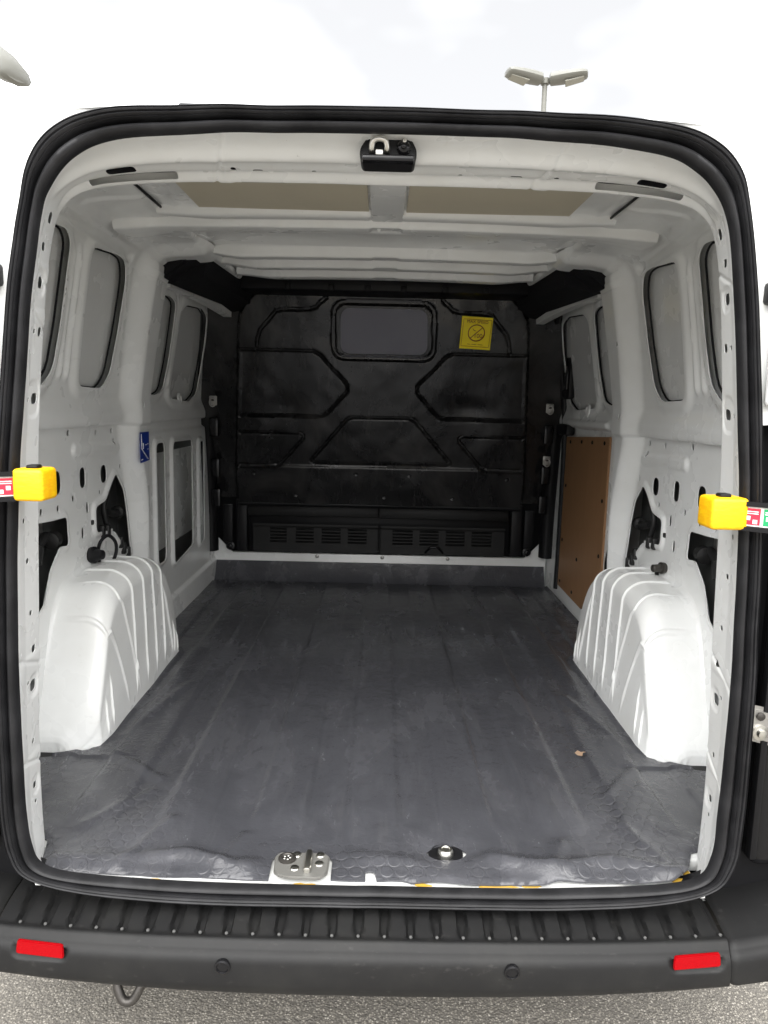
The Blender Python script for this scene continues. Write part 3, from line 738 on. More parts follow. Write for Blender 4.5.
def bulkhead():
    us = np.arange(-.875, .876, .0045); vs_ = np.arange(.972, 1.992, .0045)
    def disp(u, v):
        h = -.060 * ss(0, .022, np.abs(u) - edge_x(v))
        for g in glines: h -= .015 * (1 - ss(.0045, .0090, linedist(g, u, v)))
        for g in GR: h -= .016 * (1 - ss(.007, .013, np.abs(sdf(g, u, v, .05))))
        # shallow pressed fields
        for g in glines[:1] + glines[4:5]:
            d = sdf(np.array(g), u, v, .02); h -= .004 * (d < 0)
        h += .010 * (1 - ss(1.168, 1.176, v)) * (np.abs(u) < edge_x(v))
        h += .004 * vn(u, v, 4., 8) + .0015 * vn(u, v, 13., 9)
        h -= .012 * np.exp(-(((u - .40) / .10) ** 2 + ((v - 1.46) / .05) ** 2)) + .008 * np.exp(-(((u + .45) / .08) ** 2 + ((v - 1.45) / .06) ** 2))
        return h
    b = sheet('bulkhead', us, vs_, lambda u, v: np.stack([u, yb(v), v], 1), 'bulkhead', van, holes=[hole(BWIN)], disp=disp, inward=1, lip=.012, sharp=50)
    b['label'] = 'black pressed bulkhead between cargo bay and cab'
    prism('window_pane', [(x, yb(z) + .008, z) for x, z in rpoly([(-.205, 1.905), (.207, 1.905), (.215, 1.685), (-.209, 1.685)], .05)], (0, .004, .0014), 'pane', b)
    # rolled lower edge and its bolts
    tube('lower_flange', [(-.70, 2.388, .974), (.70, 2.388, .974)], .012, 'black', b)
    for x, z in ((-.12, 1.135), (.14, 1.135), (-.42, 1.02), (.02, 1.02), (.36, 1.02), (-.62, 1.13), (.62, 1.125)):
        lathe('bolt', (x, yb(z) - .008, z), (0, -1, .37), [(.012, 0), (.012, .004), (.007, .005), (.006, .009), (.002, .010)], 'black_gloss', b, 12)
    # lower bay
    lw = box('lower_panel', (-.86, 2.535, .66), (.86, 2.55, 1.00), 'black', van, .003)
    box('cross_bar', (-.68, 2.452, .900), (-.005, 2.49, .955), 'bumper', lw, .006)
    box('cross_bar', (-.002, 2.450, .898), (.66, 2.49, .955), 'bumper', lw, .006)
    gx = [(-.568, -.466), (-.435, -.327), (-.302, -.189), (-.168, -.056), (.063, .181), (.201, .314), (.335, .448), (.468, .586)]
    slots = []; bl = []
    for x0, x1 in gx:
        for k in range(5):
            z = .768 + k * .0165; slots.append(capsule((x0 + x1) / 2, z, (x1 - x0) / 2 - .006, .0052)); bl.append(((x0 + x1) / 2, z, (x1 - x0) / 2 - .008))
    vp = sheet('vent_panel', np.arange(-.645, .650, .005), np.arange(.715, .862, .0022), lambda u, v: np.stack([u, 2.455 + 0 * u, v], 1), 'bumper', van,
               holes=[hole(s) for s in slots], inward=1, lip=.006, disp=lambda u, v: .004 * (1 - ss(.002, .004, np.abs(u - .002))) * -1 + .003 * ss(.84, .85, v))
    me = None
    for x, z, hw in bl:
        if me is None:
            o = box('louver', (-.5, -.006, -.0012), (.5, .006, .0012), 'bumper', vp, 0, rot=('X', 35)); me = o.data
        else:
            o = bpy.data.objects.new('louver', me); COL.objects.link(o); o.parent = vp
        o.location = (x, 2.462, z + .001); o.scale = (hw * 2, 1, 1)
    for s in (-1, 1):
        br = box('side_bracket', (s * .70 - .028, 2.43, .72), (s * .70 + .028, 2.50, .985), 'black', van, .008)
        box('bracket_pad', (s * .77 - .028, 2.447, .76), (s * .77 + .022, 2.46, .955), 'black', br, .008)
        lathe('bolt', (s * .76, 2.45, .742), (0, -1, 0), [(.022, 0), (.022, .008), (.012, .010), (.010, .022), (.003, .024)], 'black_gloss', br, 14)
    tube('strap_loop', spline([(.24, 2.452, .725), (.262, 2.44, .752), (.285, 2.438, .757), (.308, 2.44, .752), (.33, 2.452, .725)], 5), .006, 'black_gloss', van, 8)
    # white cross member under it with its folded corners
    cm = box('front_sill', (-.872, 2.494, .545), (.872, 2.53, .700), 'white', van, .006)
    for s in (-1, 1):
        prism('sill_corner', [(s * .868, 2.488, .697), (s * .868, 2.488, .785), (s * .84, 2.488, .785), (s * .755, 2.488, .699)], (0, .006, 0), 'white', cm, .002)
    for x in (-.32, .02, .36): lathe('sill_bolt', (x, 2.494, .687), (0, -1, 0), [(.010, 0), (.010, .004), (.004, .007)], 'steel', cm, 10)
bulkhead()

# ---- dark trim, seals and tie-down rings on the front pillars
for s in (-1, 1):
    pt = tube('pillar_trim', spline([(s * .70, 2.17, 1.92), (s * .775, 2.25, 1.80), (s * .835, 2.30, 1.55), (s * .85, 2.37, 1.25), (s * .855, 2.42, .95), (s * .855, 2.43, .72)], 5), .038, 'black', van, 8)
    for y, z in ((2.22, 1.72), (2.29, 1.35), (2.335, 1.15), (2.36, 1.0)):
        x = s * np.interp(z, [.95, 1.25, 1.55, 1.8], [.81, .808, .792, .735])
        box('trim_clip', (x - .022, y - .02, z - .045), (x + .022, y + .02, z + .045), 'black_gloss', pt, .006)
    for y, z in ((2.27, 1.475), (2.33, 1.225)) if s > 0 else ((2.26, 1.475),):
        x = s * np.interp(z, [1.25, 1.55], [.80, .785])
        p = box('tie_down_plate', (x - .018, y - .055, z - .022), (x + .018, y - .045, z + .022), 'steel', van, .004)
        tube('tie_down_ring', [(x + .014 * math.cos(a), y - .062, z - .008 + .019 * math.sin(a)) for a in np.linspace(0, 2 * math.pi, 17)[:-1]], .0035, 'steel', p, 6, closed=True)
        lathe('tie_down_bolt', (x, y - .055, z + .006), (0, -1, 0), [(.009, 0), (.009, .005), (.004, .006)], 'dark_steel', p, 10)

# ---- right side: sliding door trim and plywood lining
def slide_door():
    off = .895
    d = [onwall(1, y, z, -.022) for y, z in ((1.545, 1.372), (2.20, 1.345), (2.215, .63), (1.80, .625), (1.545, .80))]
    d = [Vector((.881, p.y, p.z)) for p in d]
    pl = prism('plywood_lining', [tuple(p) for p in d], (-.010, 0, 0), 'ply', van, .002)
    pl['label'] = 'brown plywood lining on the sliding door'
    for y, z in ((1.60, 1.345), (1.77, 1.34), (1.93, 1.335), (2.12, 1.325), (2.16, 1.12), (2.17, .86), (2.17, .66), (1.90, .82), (1.95, .66), (1.585, .90), (1.585, 1.12)):
        lathe('screw', (.871, y, z), (-1, 0, 0), [(.008, 0), (.008, .003), (.003, .005)], 'black', pl, 8)
    # rubber seal down the back edge of the pillar and down the bulkhead edge
    tube('sliding_door_seal', spline([(.772, 1.36, 1.90), (.825, 1.352, 1.72), (.850, 1.352, 1.52), (.856, 1.36, 1.42), (.862, 1.40, 1.365), (.868, 1.415, 1.20), (.872, 1.42, .90), (.872, 1.42, .60)], 6), .011, 'seal', van, 8)
    tube('sliding_door_seal', spline([(.77, 1.45, 1.915), (.775, 1.75, 1.905), (.770, 2.0, 1.90), (.785, 2.16, 1.84), (.835, 2.22, 1.65), (.868, 2.235, 1.42), (.878, 2.25, 1.1), (.878, 2.26, .60)], 6), .015, 'seal', van, 8)
    hn = box('door_latch', (.842, 2.10, 1.52), (.872, 2.22, 1.71), 'black', van, .010)
    box('latch_cover', (.835, 2.12, 1.56), (.846, 2.19, 1.67), 'black_gloss', hn, .006)
    box('lower_latch', (.832, 2.06, 1.355), (.872, 2.25, 1.405), 'black', van, .010)
    tube('door_cable', spline([(.868, 1.44, .98), (.862, 1.46, .90), (.866, 1.45, .80), (.872, 1.44, .72)], 5), .005, 'black', van, 6)
slide_door()
# round rubber bungs on the blanks near the front
for s in (-1, 1):
    y, z = (1.86, 1.475) if s < 0 else (1.80, 1.468)
    p = onwall(s, y, z, .006); lathe('panel_bung', p, (-s, 0, .1), [(.030, 0), (.028, .006), (.016, .008), (.012, .004), (.004, .004)], 'white', van, 16)

# ---- cables and hardware behind the openings, grommets by the arches
for s in (-1, 1):
    loom = tube('wiring_loom', spline([(s * .905, 1.15, 1.26), (s * .90, 1.15, 1.18), (s * .905, 1.12, 1.12), (s * .90, 1.14, 1.03), (s * .905, 1.13, .95)], 6), .010, 'cavity', van, 8)
    tube('loom_branch', spline([(s * .90, 1.14, 1.10), (s * .89, 1.18, 1.09), (s * .895, 1.22, 1.095)], 5), .013, 'cavity', loom, 8)
    lathe('loom_joint', (s * .893, 1.20, 1.092), (0, 1, 0), [(.016, 0), (.022, .006), (.022, .03), (.014, .034)], 'cavity', loom, 12)
    box('loom_tag', (s * .893 - .006, 1.128, 1.02), (s * .893 + .006, 1.15, 1.045), 'label_white', loom, .002)
    for y, z in ((1.0, 1.06), (1.045, 1.055), (1.16, .995), (1.185, .97), (1.225, .95)):
        p = onwall(s, y, z, .003); box('edge_clip', (p.x - .010, y - .010, z - .018), (p.x + .010, y + .010, z + .020), 'cavity', van, .005)
    lm2 = tube('wiring_loom', spline([(s * .905, .52, 1.02), (s * .90, .57, 1.06), (s * .895, .61, 1.075), (s * .90, .66, 1.09), (s * .905, .70, 1.10), (s * .90, .74, 1.07)], 6), .012, 'cavity', van, 8)
    tube('loom_branch', spline([(s * .91, .56, 1.18), (s * .905, .58, 1.12), (s * .90, .585, 1.06), (s * .89, .57, .98)], 5), .016, 'cavity', lm2, 8)
    lathe('loom_joint', (s * .893, .69, 1.085), (0, 1, .1), [(.012, 0), (.024, .005), (.024, .03), (.012, .036)], 'cavity', lm2, 12)
    lathe('loom_joint', (s * .90, .59, 1.04), (0, .4, 1), [(.012, 0), (.028, .005), (.028, .05), (.012, .056)], 'cavity', lm2, 12)
    box('cavity_bracket', (s * .93 - .01, .60, 1.08), (s * .93 + .01, .72, 1.17), 'steel', van, .01)
# left: bung with a loop of cable
g = lathe('cable_bung', onwall(-1, .905, 1.005, .004), (1, -.25, .1), [(.024, 0), (.026, .012), (.018, .018), (.014, .040), (.009, .043)], 'black', van, 16)
tube('cable_loop', spline([(-.845, .935, 1.045), (-.835, .965, 1.055), (-.825, .995, 1.03), (-.825, 1.0, .995), (-.832, .975, .965), (-.845, .945, .962), (-.853, .93, .985), (-.853, .93, 1.02)], 5, True), .0055, 'black', g, 8, closed=True)
g = lathe('cable_bung', onwall(1, .905, 1.005, .004), (-1, -.3, .0), [(.016, 0), (.018, .012), (.012, .014), (.012, .040), (.008, .043)], 'dark_steel', van, 16)
box('bung_tab', (.846, .915, .975), (.856, .930, .992), 'black', g, .003)

# ---- stickers
def label_quad(name, corners, th, mat, parent):
    c = [Vector(p) for p in corners]; n = (c[1] - c[0]).cross(c[3] - c[0]).normalized()
    return prism(name, [tuple(p) for p in c], tuple(n * th), mat, parent)
def text_mesh(name, body, size, mat, parent, mw):
    cu = bpy.data.curves.new(name, 'FONT'); cu.body = body; cu.size = size; cu.align_x = 'CENTER'; cu.align_y = 'CENTER'; cu.extrude = .0003
    o = bpy.data.objects.new(name, cu); COL.objects.link(o); bpy.context.view_layer.update()
    me = bpy.data.meshes.new_from_object(o.evaluated_get(bpy.context.evaluated_depsgraph_get()))
    bpy.data.objects.remove(o); me.transform(mw); me.materials.clear()
    return link(name, me, mat, parent, False)
def warning_sticker():
    c = [(.343, 1.868), (.480, 1.862), (.478, 1.727), (.340, 1.733)]
    P = lambda x, z, o=0.: Vector((x, yb(z) - .010 - o, z))
    st = label_quad('warning_sticker', [P(*p) for p in c], .001, 'label_yellow', van)
    st['label'] = 'square yellow warning sticker on the black bulkhead'
    cx, cz = .411, 1.797
    # local frame: X right, Y up the panel, Z towards the camera
    upv = Vector((0, -.37, 1)).normalized(); rt = Vector((1, 0, 0)); nz = rt.cross(upv)
    mw = Matrix.Translation(P(cx, cz, .003)) @ Matrix((rt, upv, nz)).transposed().to_4x4() @ Matrix.Rotation(R(-2.5), 4, 'Z')
    lp = lambda a, b: mw @ Vector((a, b, 0))
    text_mesh('sticker_text', 'MAX SPEED', .0185, 'label_print', st, mw @ Matrix.Translation((0, .050, 0)))
    text_mesh('sticker_text', '100', .026, 'label_print', st, mw @ Matrix.Translation((.009, -.012, 0)))
    tube('sticker_ring', [lp(.036 * math.cos(a), .001 + .036 * math.sin(a)) for a in np.linspace(0, 2 * math.pi, 33)[:-1]], .0024, 'label_print', st, 4, closed=True)
    tube('sticker_bar', [lp(-.025, -.024), lp(.025, .026)], .0022, 'label_print', st, 4)
    tube('sticker_mark', [lp(-.018, .020), lp(-.012, .012), lp(-.003, .010)], .0012, 'label_print', st, 4)
    tube('sticker_border', [lp(-.062, .060), lp(.062, .060), lp(.062, -.060), lp(-.062, -.060)], .0011, 'label_print', st, 4, closed=True)
    for a, b in ((-.035, -.022), (-.016, .006), (.012, .034)): tube('sticker_mark', [lp(a, -.050), lp(b, -.051)], .0011, 'label_print', st, 4)
warning_sticker()
def blue_sticker():
    x = -.815
    P = lambda y, z, o=0.: Vector((x + .9 * 0 + o, y, z))
    c = [(1.225, 1.362), (1.322, 1.362), (1.322, 1.262), (1.225, 1.258)]
    st = label_quad('blue_sticker', [P(*p) for p in c], -.001, 'label_blue', van); st['label'] = 'small dark blue sticker on the left pillar'
    for a in (((1.235, 1.356), (1.238, 1.305), (1.303, 1.268)), ((1.278, 1.318), (1.288, 1.318)), ((1.298, 1.32), (1.308, 1.32)), ((1.299, 1.302), (1.307, 1.302)), ((1.253, 1.325), (1.255, 1.305)), ((1.230, 1.268), (1.246, 1.270))):
        tube('sticker_line', [P(*p, .0022) for p in a], .0016, 'label_white', st, 4)
blue_sticker()

# ---- door check straps
def check_strap(s):
    zc = 1.325 if s < 0 else 1.303; x0 = s * .632
    hook = box('check_strap', (-.618 if s < 0 else .562, -.050, zc - .027), (-.566 if s < 0 else .625, .010, zc + .028), 'yellow', van, .007, 3)
    hook['label'] = 'yellow door check clip on the %s door pillar' % ('left' if s < 0 else 'right')
    box('strap_pin', (s * .590 - .010, -.036, zc + .026), (s * .590 + .010, -.015, zc + .034), 'black', hook, .003)
    # arm out to the open door
    d = Vector((s * .25, -.18, 0)).normalized(); a = Vector((s * .618, -.030, zc - .002)); L_ = .325
    n = Vector((d.y, -d.x, 0)) * s; n = n if n.y < 0 else -n
    up = Vector((0, 0, 1))
    def slab(nm, t0, t1, h0, h1, o0, o1, mat, par):
        pts = [a + d * t0 + up * h0 + n * o0, a + d * t1 + up * h0 + n * o0, a + d * t1 + up * h1 + n * o0, a + d * t0 + up * h1 + n * o0]
        return prism(nm, [tuple(p) for p in pts], tuple(n * (o1 - o0)), mat, par)
    arm = slab('check_arm', 0, L_, -.024, .024, 0, .010, 'dark_steel', van)
    slab('arm_edge', 0, L_, .017, .025, .010, .016, 'black', arm); slab('arm_edge', 0, L_, -.025, -.018, .010, .016, 'black', arm)
    slab('arm_label', .006, .07, -.0165, .0165, .010, .0112, 'label_white', arm)
    cols = ('label_red', 'label_green')
    for i in range(2):
        t = .0085 + i * .031
        slab('arm_label', t, t + .026, -.014, .014, .0112, .0122, cols[i], arm)
        for t0, t1, h0, h1 in ((.002, .023, .008, .0095), (.002, .023, .0045, .006), (.004, .011, -.006, .001), (.015, .022, -.012, -.005)):
            slab('arm_print', t + t0, t + t1, h0, h1, .0122, .0127, 'label_white', arm)
for s in (-1, 1): check_strap(s)

# ---- body hardware outside the seal: hinges, tail-lamp housings, bump on the shoulder
for s in (-1, 1):
    th = box('tail_lamp', (min(s * .735, s * .94), .035, .60), (max(s * .735, s * .94), .10, 1.475), 'black_gloss', van, .02, 3)
    box('lamp_trim', (min(s * .728, s * .742), .028, .62), (max(s * .728, s * .742), .05, 1.47), 'black', th, .004)
    up = box('upper_hinge', (min(s * .640, s * .80), -.030, 1.655), (max(s * .640, s * .80), .01, 1.692), 'black', van, .006)
    lathe('hinge_pin', (s * .660, -.032, 1.645), (0, 0, 1), [(.012, 0), (.012, .06), (.005, .063)], 'black', up, 10)
    ha = box('hinge_arm', (min(s * .652, s * .80), -.022, 1.485), (max(s * .652, s * .80), -.002, 1.65), 'white_out', van, .012, 3)
    for z in (1.62, 1.575, 1.53): lathe('hinge_bolt', (s * .664, -.022, z), (0, -1, 0), [(.014, 0), (.014, .004), (.009, .006), (.009, .012), (.003, .013)], 'white_out', ha, 12)
    lh = prism('lower_hinge', [(s * .700, .040, .935), (s * .80, .040, .915), (s * .80, .040, .840), (s * .700, .040, .865)], (0, -.014, 0), 'steel', van, .008)
    lathe('hinge_bolt', (s * .722, .026, .882), (0, -1, 0), [(.015, 0), (.015, .004), (.009, .005), (.008, .013), (.002, .014)], 'chrome', lh, 12)
    lathe('hinge_bolt', (s * .720, .026, .914), (0, -1, 0), [(.008, 0), (.008, .004), (.003, .006)], 'dark_steel', lh, 10)
    lathe('roof_stop', (s * .715, -.004, 1.915), (0, -1, .2), [(.026, 0), (.024, .010), (.018, .014), (.004, .015)], 'white_out', van, 16)
box('roof_edge_trim', (-.34, -.012, 1.934), (.325, .03, 1.948), 'black', van, .004)['label'] = 'thin dark strip along the rear roof edge'

# ---- rear doors swung open beside the opening (beyond the frame of the photo)
for s in (-1, 1):
    ang = R(125); d = Vector((s * math.sin(ang - math.pi / 2), -math.cos(ang - math.pi / 2), 0)); nrm = Vector((d.y, -d.x, 0)); o = Vector((s * .87, -.07, 0))
    pr_ = rpoly([(.0, .56), (.70, .56), (.70, 1.90), (.62, 1.93), (.06, 1.90)], .05)
    win = rpoly([(.08, 1.28), (.63, 1.28), (.63, 1.84), (.12, 1.82)], .05)
    dr = prism('rear_door', [tuple(o + d * a + Vector((0, 0, z - .03))) for a, z in pr_], tuple(nrm * .05), 'white_out', van, .008)
    # blank inner pressings: two fields in each door
    for fld in (win, rpoly([(.08, .62), (.63, .62), (.63, 1.18), (.08, 1.18)], .04)):
        for k in (-.001, .051): prism('door_pressing', [tuple(o + d * a + nrm * k + Vector((0, 0, z - .03))) for a, z in fld], tuple(nrm * (.006 if k > 0 else -.006)), 'white_out', dr, .002)

# ---- bumper
BP = spline([(.100, .480), (.095, .512), (.080, .522), (.035, .524), (-.005, .521), (-.040, .514), (-.060, .509), (-.071, .506), (-.080, .499), (-.083, .493), (-.086, .490), (-.092, .478), (-.095, .45), (-.093, .428), (-.082, .410), (-.050, .399), (.02, .396)], 6)
BL = arc_len(BP)
_v_in, _v_lip = BL[np.argmin(abs(BP[:60, 0] - .055))], BL[np.argmin(abs(BP[:, 0] + .063) + 5 * abs(BP[:, 1] - .508))]
def bump_plan(s_):
    """centre-line distance -> (x, y offset, forward angle)"""
    a = np.abs(s_); R0 = .16; s1 = .73
    x = np.where(a < s1, a, s1 + R0 * np.sin(np.clip((a - s1) / R0, 0, 1.45))); y = .030 * (np.minimum(a, s1) / .73) ** 3
    ph = np.clip((a - s1) / R0, 0, 1.45); y = y + np.where(a < s1, 0, R0 * (1 - np.cos(ph))); ext = np.clip(a - s1 - R0 * 1.45, 0, None); y = y + ext; return np.sign(s_) * x, y, ph
def bump_pos(u, v):
    yo = np.interp(v, BL, BP[:, 0]); z = np.interp(v, BL, BP[:, 1]); x, y, ph = bump_plan(u)
    # rises a little at the ends along its lower edge, steps up in the corners
    z = z + .030 * (np.minimum(np.abs(u), .75) / .75) ** 2 * ss(.45, .39, z)
    z = z + .040 * ss(.66, .95, np.abs(u)) * ss(.40, .50, z)
    nx = np.sin(ph) * np.sign(u); ny = -np.cos(ph)
    off = -yo
    return np.stack([x + nx * off, y + ny * off, z], 1)
GROOVE = np.arange(-.655, .66, .0487)
def bump_disp(u, v):
    h = np.zeros_like(u); t = np.clip((v - _v_in) / (_v_lip - _v_in), -1, 2)      # 0 by the body, 1 at the lip
    for g0 in GROOVE:
        w = np.interp(t, [0, .85, 1.0], [.0135, .0068, .004]); du = np.abs(u - g0 + .01 * g0 * t)
        h -= .0115 * (1 - ss(w * .75, w * 1.2, du)) * (1 - ss(.88, .98, t)) * ss(-.5, -.2, t)
    h += .0035 * np.exp(-((t - 1.03) / .05) ** 2)
    # pockets for the reflectors
    zc = np.interp(v, BL, BP[:, 1])
    for s in (-1, 1): h -= .008 * (1 - ss(-.001, .005, sdf(capsule(s * .597, .484, .048, .014), u, zc, .02))) * (v > _v_lip + .03)
    return h + .0008 * vn(u, v, 20., 3)
def bumper():
    vs_ = np.linspace(0, BL[-1], 100)
    b = sheet('bumper', np.arange(-.690, .6601, .0045), vs_, bump_pos, 'bumper', van, disp=bump_disp, inward=-1, sharp=60)
    b['label'] = 'dark grey plastic step bumper under the rear opening'
    for us in (np.arange(.664, 1.32, .006), np.arange(-1.32, -.6935, .006)):
        c = sheet('bumper_corner', us, vs_, lambda u, v: bump_pos(u, v), 'bumper', van, inward=-1, disp=lambda u, v: -.006 * (1 - ss(.002, .008, np.minimum(np.abs(u - .664), np.abs(u + .6965)))))
        s = np.sign(us[0]); x, y, ph = [float(q) for q in bump_plan(np.array(s * .75))]
        lathe('parking_sensor', (x + math.sin(ph) * s * .089, y - math.cos(ph) * .089, .488), (math.sin(ph) * s, -math.cos(ph), 0), [(.013, -.004), (.013, .003), (.0105, .004), (.0095, .002), (.003, .003)], 'black_gloss', c, 16)
    for x in (-.262, .256):
        lathe('parking_sensor', (x, -.0925, .473), (0, -1, .0), [(.014, -.004), (.014, .003), (.011, .0045), (.010, .002), (.003, .003)], 'black_gloss', b, 18)
    for s in (-1, 1):
        P = [(s * x, 0, z) for x, z in rpoly([(.551, .4715), (.641, .4745), (.640, .4975), (.554, .4945)], .005)]
        y_ = .030 * (.585 / .73) ** 3
        P = [(x, -.0845 + .030 * (abs(x) / .73) ** 3 - (.485 - z) * .25, z) for x, _, z in P]
        prism('reflector', P, (0, -.0055, 0), 'red', b, .0015)
    # tips of light wear at the ends of the grooves
    for g0 in GROOVE:
        p = bump_pos(np.array([g0 - .01 * g0]), np.array([_v_in + (_v_lip - _v_in) * .93]))[0]
        lathe('tread_stud', (p[0], p[1], p[2] - .001), (0, -.2, 1), [(.0034, 0), (.0028, .002), (.001, .0026)], 'worn', b, 6)
bumper()
tube('tow_eye', spline([(-.470, .02, .42), (-.470, -.030, .41), (-.468, -.046, .390), (-.456, -.054, .368), (-.438, -.054, .368), (-.425, -.046, .390), (-.421, -.030, .41), (-.421, .02, .42)], 5), .0085, 'dark_steel', van, 10)

# ---- striker plate and tie-down let into the floor
def floor_fittings():
    z = .5665
    sp = prism('floor_striker', [(x, y, z) for x, y in rpoly([(-.190, .030), (-.168, .018), (-.100, .016), (-.085, .030), (-.083, .085), (-.095, .098), (-.185, .098), (-.194, .085)], .014)], (0, 0, .008), 'galv', van, .003)
    sp['label'] = 'silver door striker plate let into the load floor'
    lathe('torx_bolt', (-.168, .074, z + .007), (0, 0, 1), [(.018, 0), (.018, .004), (.012, .006), (.010, .004), (.004, .003)], 'dark_steel', sp, 14)
    for k in range(5):
        a = k * 1.2566; lathe('bolt_point', (-.168 + .006 * math.cos(a), .074 + .006 * math.sin(a), z + .011), (0, 0, 1), [(.0022, 0), (.001, .0012)], 'chrome', sp, 6)
    box('striker_post', (-.132, .028, z + .006), (-.118, .092, z + .020), 'chrome', sp, .005)
    for x, y in ((-.150, .045), (-.103, .060), (-.103, .088), (-.15, .088)): lathe('rivet', (x, y, z + .007), (0, 0, 1), [(.010, 0), (.008, .003), (.003, .004)], 'chrome', sp, 12)
    td = lathe('floor_tie_down', (.152, .122, .558), (0, 0, 1), [(.036, 0), (.036, .004), (.03, .005), (.020, .002), (.006, .002)], 'black', van, 24)
    lathe('tie_down_bolt', (.152, .122, .560), (0, 0, 1), [(.017, 0), (.017, .006), (.013, .012), (.009, .013), (.008, .011), (.003, .011)], 'chrome', td, 16)
floor_fittings()

# ---- wheels and underside
for x in (-.86, .86):
    for y in (.93, 3.85):
        w = lathe('wheel', (x - .11 * np.sign(x), y, .335), (np.sign(x), 0, 0), [(.20, .0), (.31, .0), (.335, .03), (.335, .17), (.315, .20), (.22, .20), (.20, .18)], 'black', van, 36)
        lathe('wheel_rim', (x - .09 * np.sign(x), y, .335), (np.sign(x), 0, 0), [(.20, .0), (.205, .165), (.19, .155), (.06, .14), (.04, .15)], 'rim', w, 28)
box('underbody', (-.86, .10, .30), (.86, 4.3, .50), 'black', van, .03)

# ================================================================== RUBBER MAT (lies loose on the load floor)
def rubber_mat():
    half = [(.0, .030), (.20, .028), (.36, .031), (.52, .036), (.59, .042), (.628, .062), (.652, .11), (.668, .142), (.700, .155), (.735, .158), (.765, .16), (.865, .162), (.865, .49), (.80, .505), (.742, .535), (.716, .60), (.712, .9), (.712, 1.29), (.735, 1.345), (.78, 1.375), (.862, 1.385), (.862, 1.9), (.862, 2.512)]
    lh = [(-x, y) for x, y in half]; lh[4] = (-.61, .033); lh[5] = (-.648, .046); lh[6] = (-.662, .10); lh[7] = (-.675, .142); lh[8] = (-.70, .155)
    poly = np.array(half + lh[::-1][:-1])
    rg = random.Random(3); dense = []
    for i in range(len(poly)):
        a, b = poly[i], poly[(i + 1) % len(poly)]; n = max(1, int(np.linalg.norm(b - a) / .02))
        for k in range(n):
            p = a + (b - a) * k / n
            if p[1] < .06: p = p + np.array([0, .009 * float(vn(p[0], 0., 9., 6)) + .005 * float(vn(p[0], 0., 30., 2)) - (.006 if abs(p[0] - .2) < .14 else 0)])
            dense.append(p)
    poly = np.array(dense)
    keep = lambda u, v: -sdf(poly, u, v, .06)
    cut1 = rpoly([(-.198, .005), (-.079, .005), (-.079, .092), (-.090, .103), (-.190, .103), (-.199, .09)], .012)
    cut2 = rpoly([(.108, .118), (.135, .145), (.172, .147), (.200, .122), (.178, .096), (.132, .094)], .014)
    notch = rpoly([(-.01, .0), (.02, .0), (.004, .055), (-.012, .056)], .006)
    def pos(u, v):
        # the front edge turns up against the cross member
        t = np.clip((v - 2.425) / .088, 0, 1)
        return np.stack([u, np.where(v > 2.425, 2.425 + .064 * t, v), .5615 + .098 * t ** 1.5], 1)
    def disp(u, v):
        flat = 1 - ss(2.39, 2.43, v); h = np.zeros_like(u)
        # pressed channels of the steel floor telegraphing through
        tri = np.abs(((u / .205) % 1.0) - .5) * 2
        h += .0065 * ss(.36, .52, tri) * ss(.16, .30, v)
        # low swells and creases
        h += (.0060 * (vn(u, v, 3.2, 1) + .5) + .0035 * vn(u, v, 9., 2) + .0015 * vn(u, v, 24., 3)) * (.6 + .9 * (1 - ss(.1, .5, v)))
        # ridge and dip where the mat rolls down to the sill
        e = np.clip(sdf(poly, u, v, .2), -.2, 0) * -1; e = np.where(e > .199, .2, e)
        amp = .5 + 1.2 * (vn(u, v * 0, 7., 5) + .5)
        h += .011 * amp * np.exp(-((v - .080 - .045 * vn(u, u * 0, 8., 7)) / (.016 + .012 * (vn(u, u * 0, 11., 4) + .5))) ** 2) * (np.abs(u) < .64) * (1 - .85 * np.exp(-((u + .13) / .10) ** 2)) * (1 - .7 * np.exp(-((u - .15) / .08) ** 2))
        h -= .004 * (1 - ss(.0, .012, e)) * (v < .5)
        # pinched folds near the edge
        for (a, b, c, d_, am) in ((-.50, .06, -.44, .22, .009), (-.12, .10, -.02, .11, .005), (.36, .07, .40, .16, .006), (.60, .10, .55, .24, .008), (-.30, .07, -.27, .17, .006), (.02, .06, .015, .20, .004), (-.62, .20, -.52, .34, .008), (.66, .48, .56, .36, .010), (-.66, .50, -.52, .40, .012), (.68, .60, .60, .95, .006), (-.68, .62, -.60, 1.0, .006)):
            h += .6 * am * np.exp(-(linedist([(a, b), (c, d_)], u, v) / .014) ** 2)
        # lapped up against the wheel arches
        h += .007 * (1 - ss(0, .022, e)) * (v > .56) * (v < 1.36) * (np.abs(u) < .80)
        h += .006 * ss(.60, .66, np.abs(u)) * (v > .5) * (v < 1.35)
        h += .008 * (1 - ss(.0, .02, e)) * (v > 1.40) * flat
        # the cut round the striker and tie-down lies flat
        for c_ in (cut1, cut2):
            h *= ss(.0, .05, sdf(c_, u, v, .06)) * .75 + .25
        return h * flat + .0012 * (1 - flat) * vn(u, v, 20., 4)
    us = np.arange(-.872, .873, .005); vs_ = np.arange(.012, 2.518, .005)
    o = sheet('rubber_mat', us, vs_, pos, 'mat', None, holes=[hole(cut1), hole(cut2), hole(notch)], keep=keep, disp=disp, inward=1, lip=.0035, sharp=70)
    tag(o, 'worn dark grey rubber mat covering the load floor', 'mat')
rubber_mat()
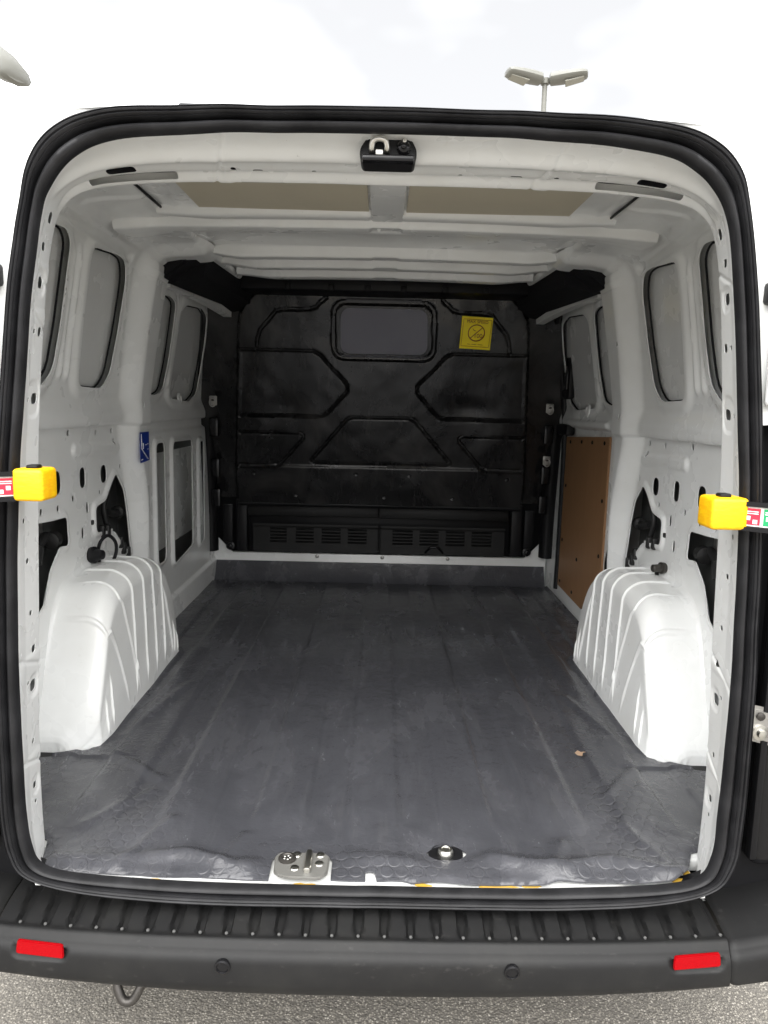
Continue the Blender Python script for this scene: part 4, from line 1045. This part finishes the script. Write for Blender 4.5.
def paper_scrap():
    P = [(.528, .549), (.537, .557), (.546, .555), (.555, .562), (.557, .552), (.549, .547), (.545, .538), (.534, .541)]
    o = prism('paper_scrap', [(x, y, .578 + .003 * math.sin(i * 1.7)) for i, (x, y) in enumerate(P)], (0, 0, .0015), 'paper', None)
    tag(o, 'tiny torn tan paper scrap lying on the rubber mat', 'paper scrap')
paper_scrap()

# ================================================================== LAMP POSTS
def lamp_head(root, base, dirx, L_, w, h, tilt, dip):
    """tapered luminaire: rounded shell with a lens set in its underside, reaching out along dirx"""
    V = []; F = []; d = Vector(dirx).normalized(); sdv = Vector((0, 0, 1)).cross(d); up = Vector((0, 0, 1))
    st = [(0, .5, .6), (.04, .85, .95), (.30, .95, 1.0), (.60, 1.0, .92), (.88, .95, .75), (.97, .8, .55), (1.0, .5, .3)]
    nseg = 12
    for t, ww, hh in st:
        c = Vector(base) + d * L_ * t + up * (math.tan(R(tilt)) * L_ * t)
        for k in range(nseg):
            a = 2 * math.pi * k / nseg; yy = math.cos(a) * w / 2 * ww; zz = math.sin(a) * h / 2 * hh
            if zz < 0: zz *= dip
            V.append(c + sdv * yy + up * zz)
    for i in range(len(st) - 1):
        for k in range(nseg): F.append((i * nseg + k, i * nseg + (k + 1) % nseg, (i + 1) * nseg + (k + 1) % nseg, (i + 1) * nseg + k))
    F += [tuple(range(nseg)), tuple((len(st) - 1) * nseg + k for k in range(nseg))]
    hd = mk('lamp_head', V, F, 'lamp_grey', root)
    cs = [Vector(base) + d * L_ * t + up * (math.tan(R(tilt)) * L_ * t - h * .5 * dip * hh) + sdv * (q * w * .36) for t, hh, q in ((.42, .98, -1), (.90, .55, -.8), (.90, .55, .8), (.42, .98, 1))]
    prism('lens', [tuple(c) for c in cs], (0, 0, -.02), 'lamp_lens', hd, .006)
def lamp_post(x, y, ztop, label, heads):
    root = bpy.data.objects.new('lamp_post', None); COL.objects.link(root); root.location = (x, y, 0)
    tag(root, label, 'street lamp', 'car park lamp posts')
    tube('pole', [(0, 0, 0), (0, 0, 1.2), (0, 0, 1.25), (0, 0, ztop)], [.09, .09, .065, .05], 'lamp_grey', root, 14)
    lathe('base_plate', (0, 0, 0), (0, 0, 1), [(.20, 0), (.20, .03), (.12, .04), (.10, .10)], 'lamp_grey', root, 16)
    lathe('cap', (0, 0, ztop - .06), (0, 0, 1), [(.085, 0), (.085, .10), (.03, .12)], 'lamp_grey', root, 14)
    for dx, L_, w, h, off, tilt in heads:
        d = Vector(dx).normalized(); tube('arm', [(0, 0, ztop - .01), d * (off + .06) + Vector((0, 0, ztop + .0))], .03, 'lamp_grey', root, 8)
        lamp_head(root, d * off + Vector((0, 0, ztop + .01)), d, L_, w, h, tilt, .75)
lamp_post(3.0, 14.0, 7.72, 'twin-headed grey lamp post standing beyond the van roof', [((-1, -.25, 0), .72, .40, .26, .08, 4), ((1, -.25, 0), .72, .40, .26, .08, 4)])
lamp_post(-5.28, 7.6, 5.62, 'grey lamp cut off by the upper left edge of the picture', [((1, -.42, 0), 1.40, .60, .50, .10, -31)])
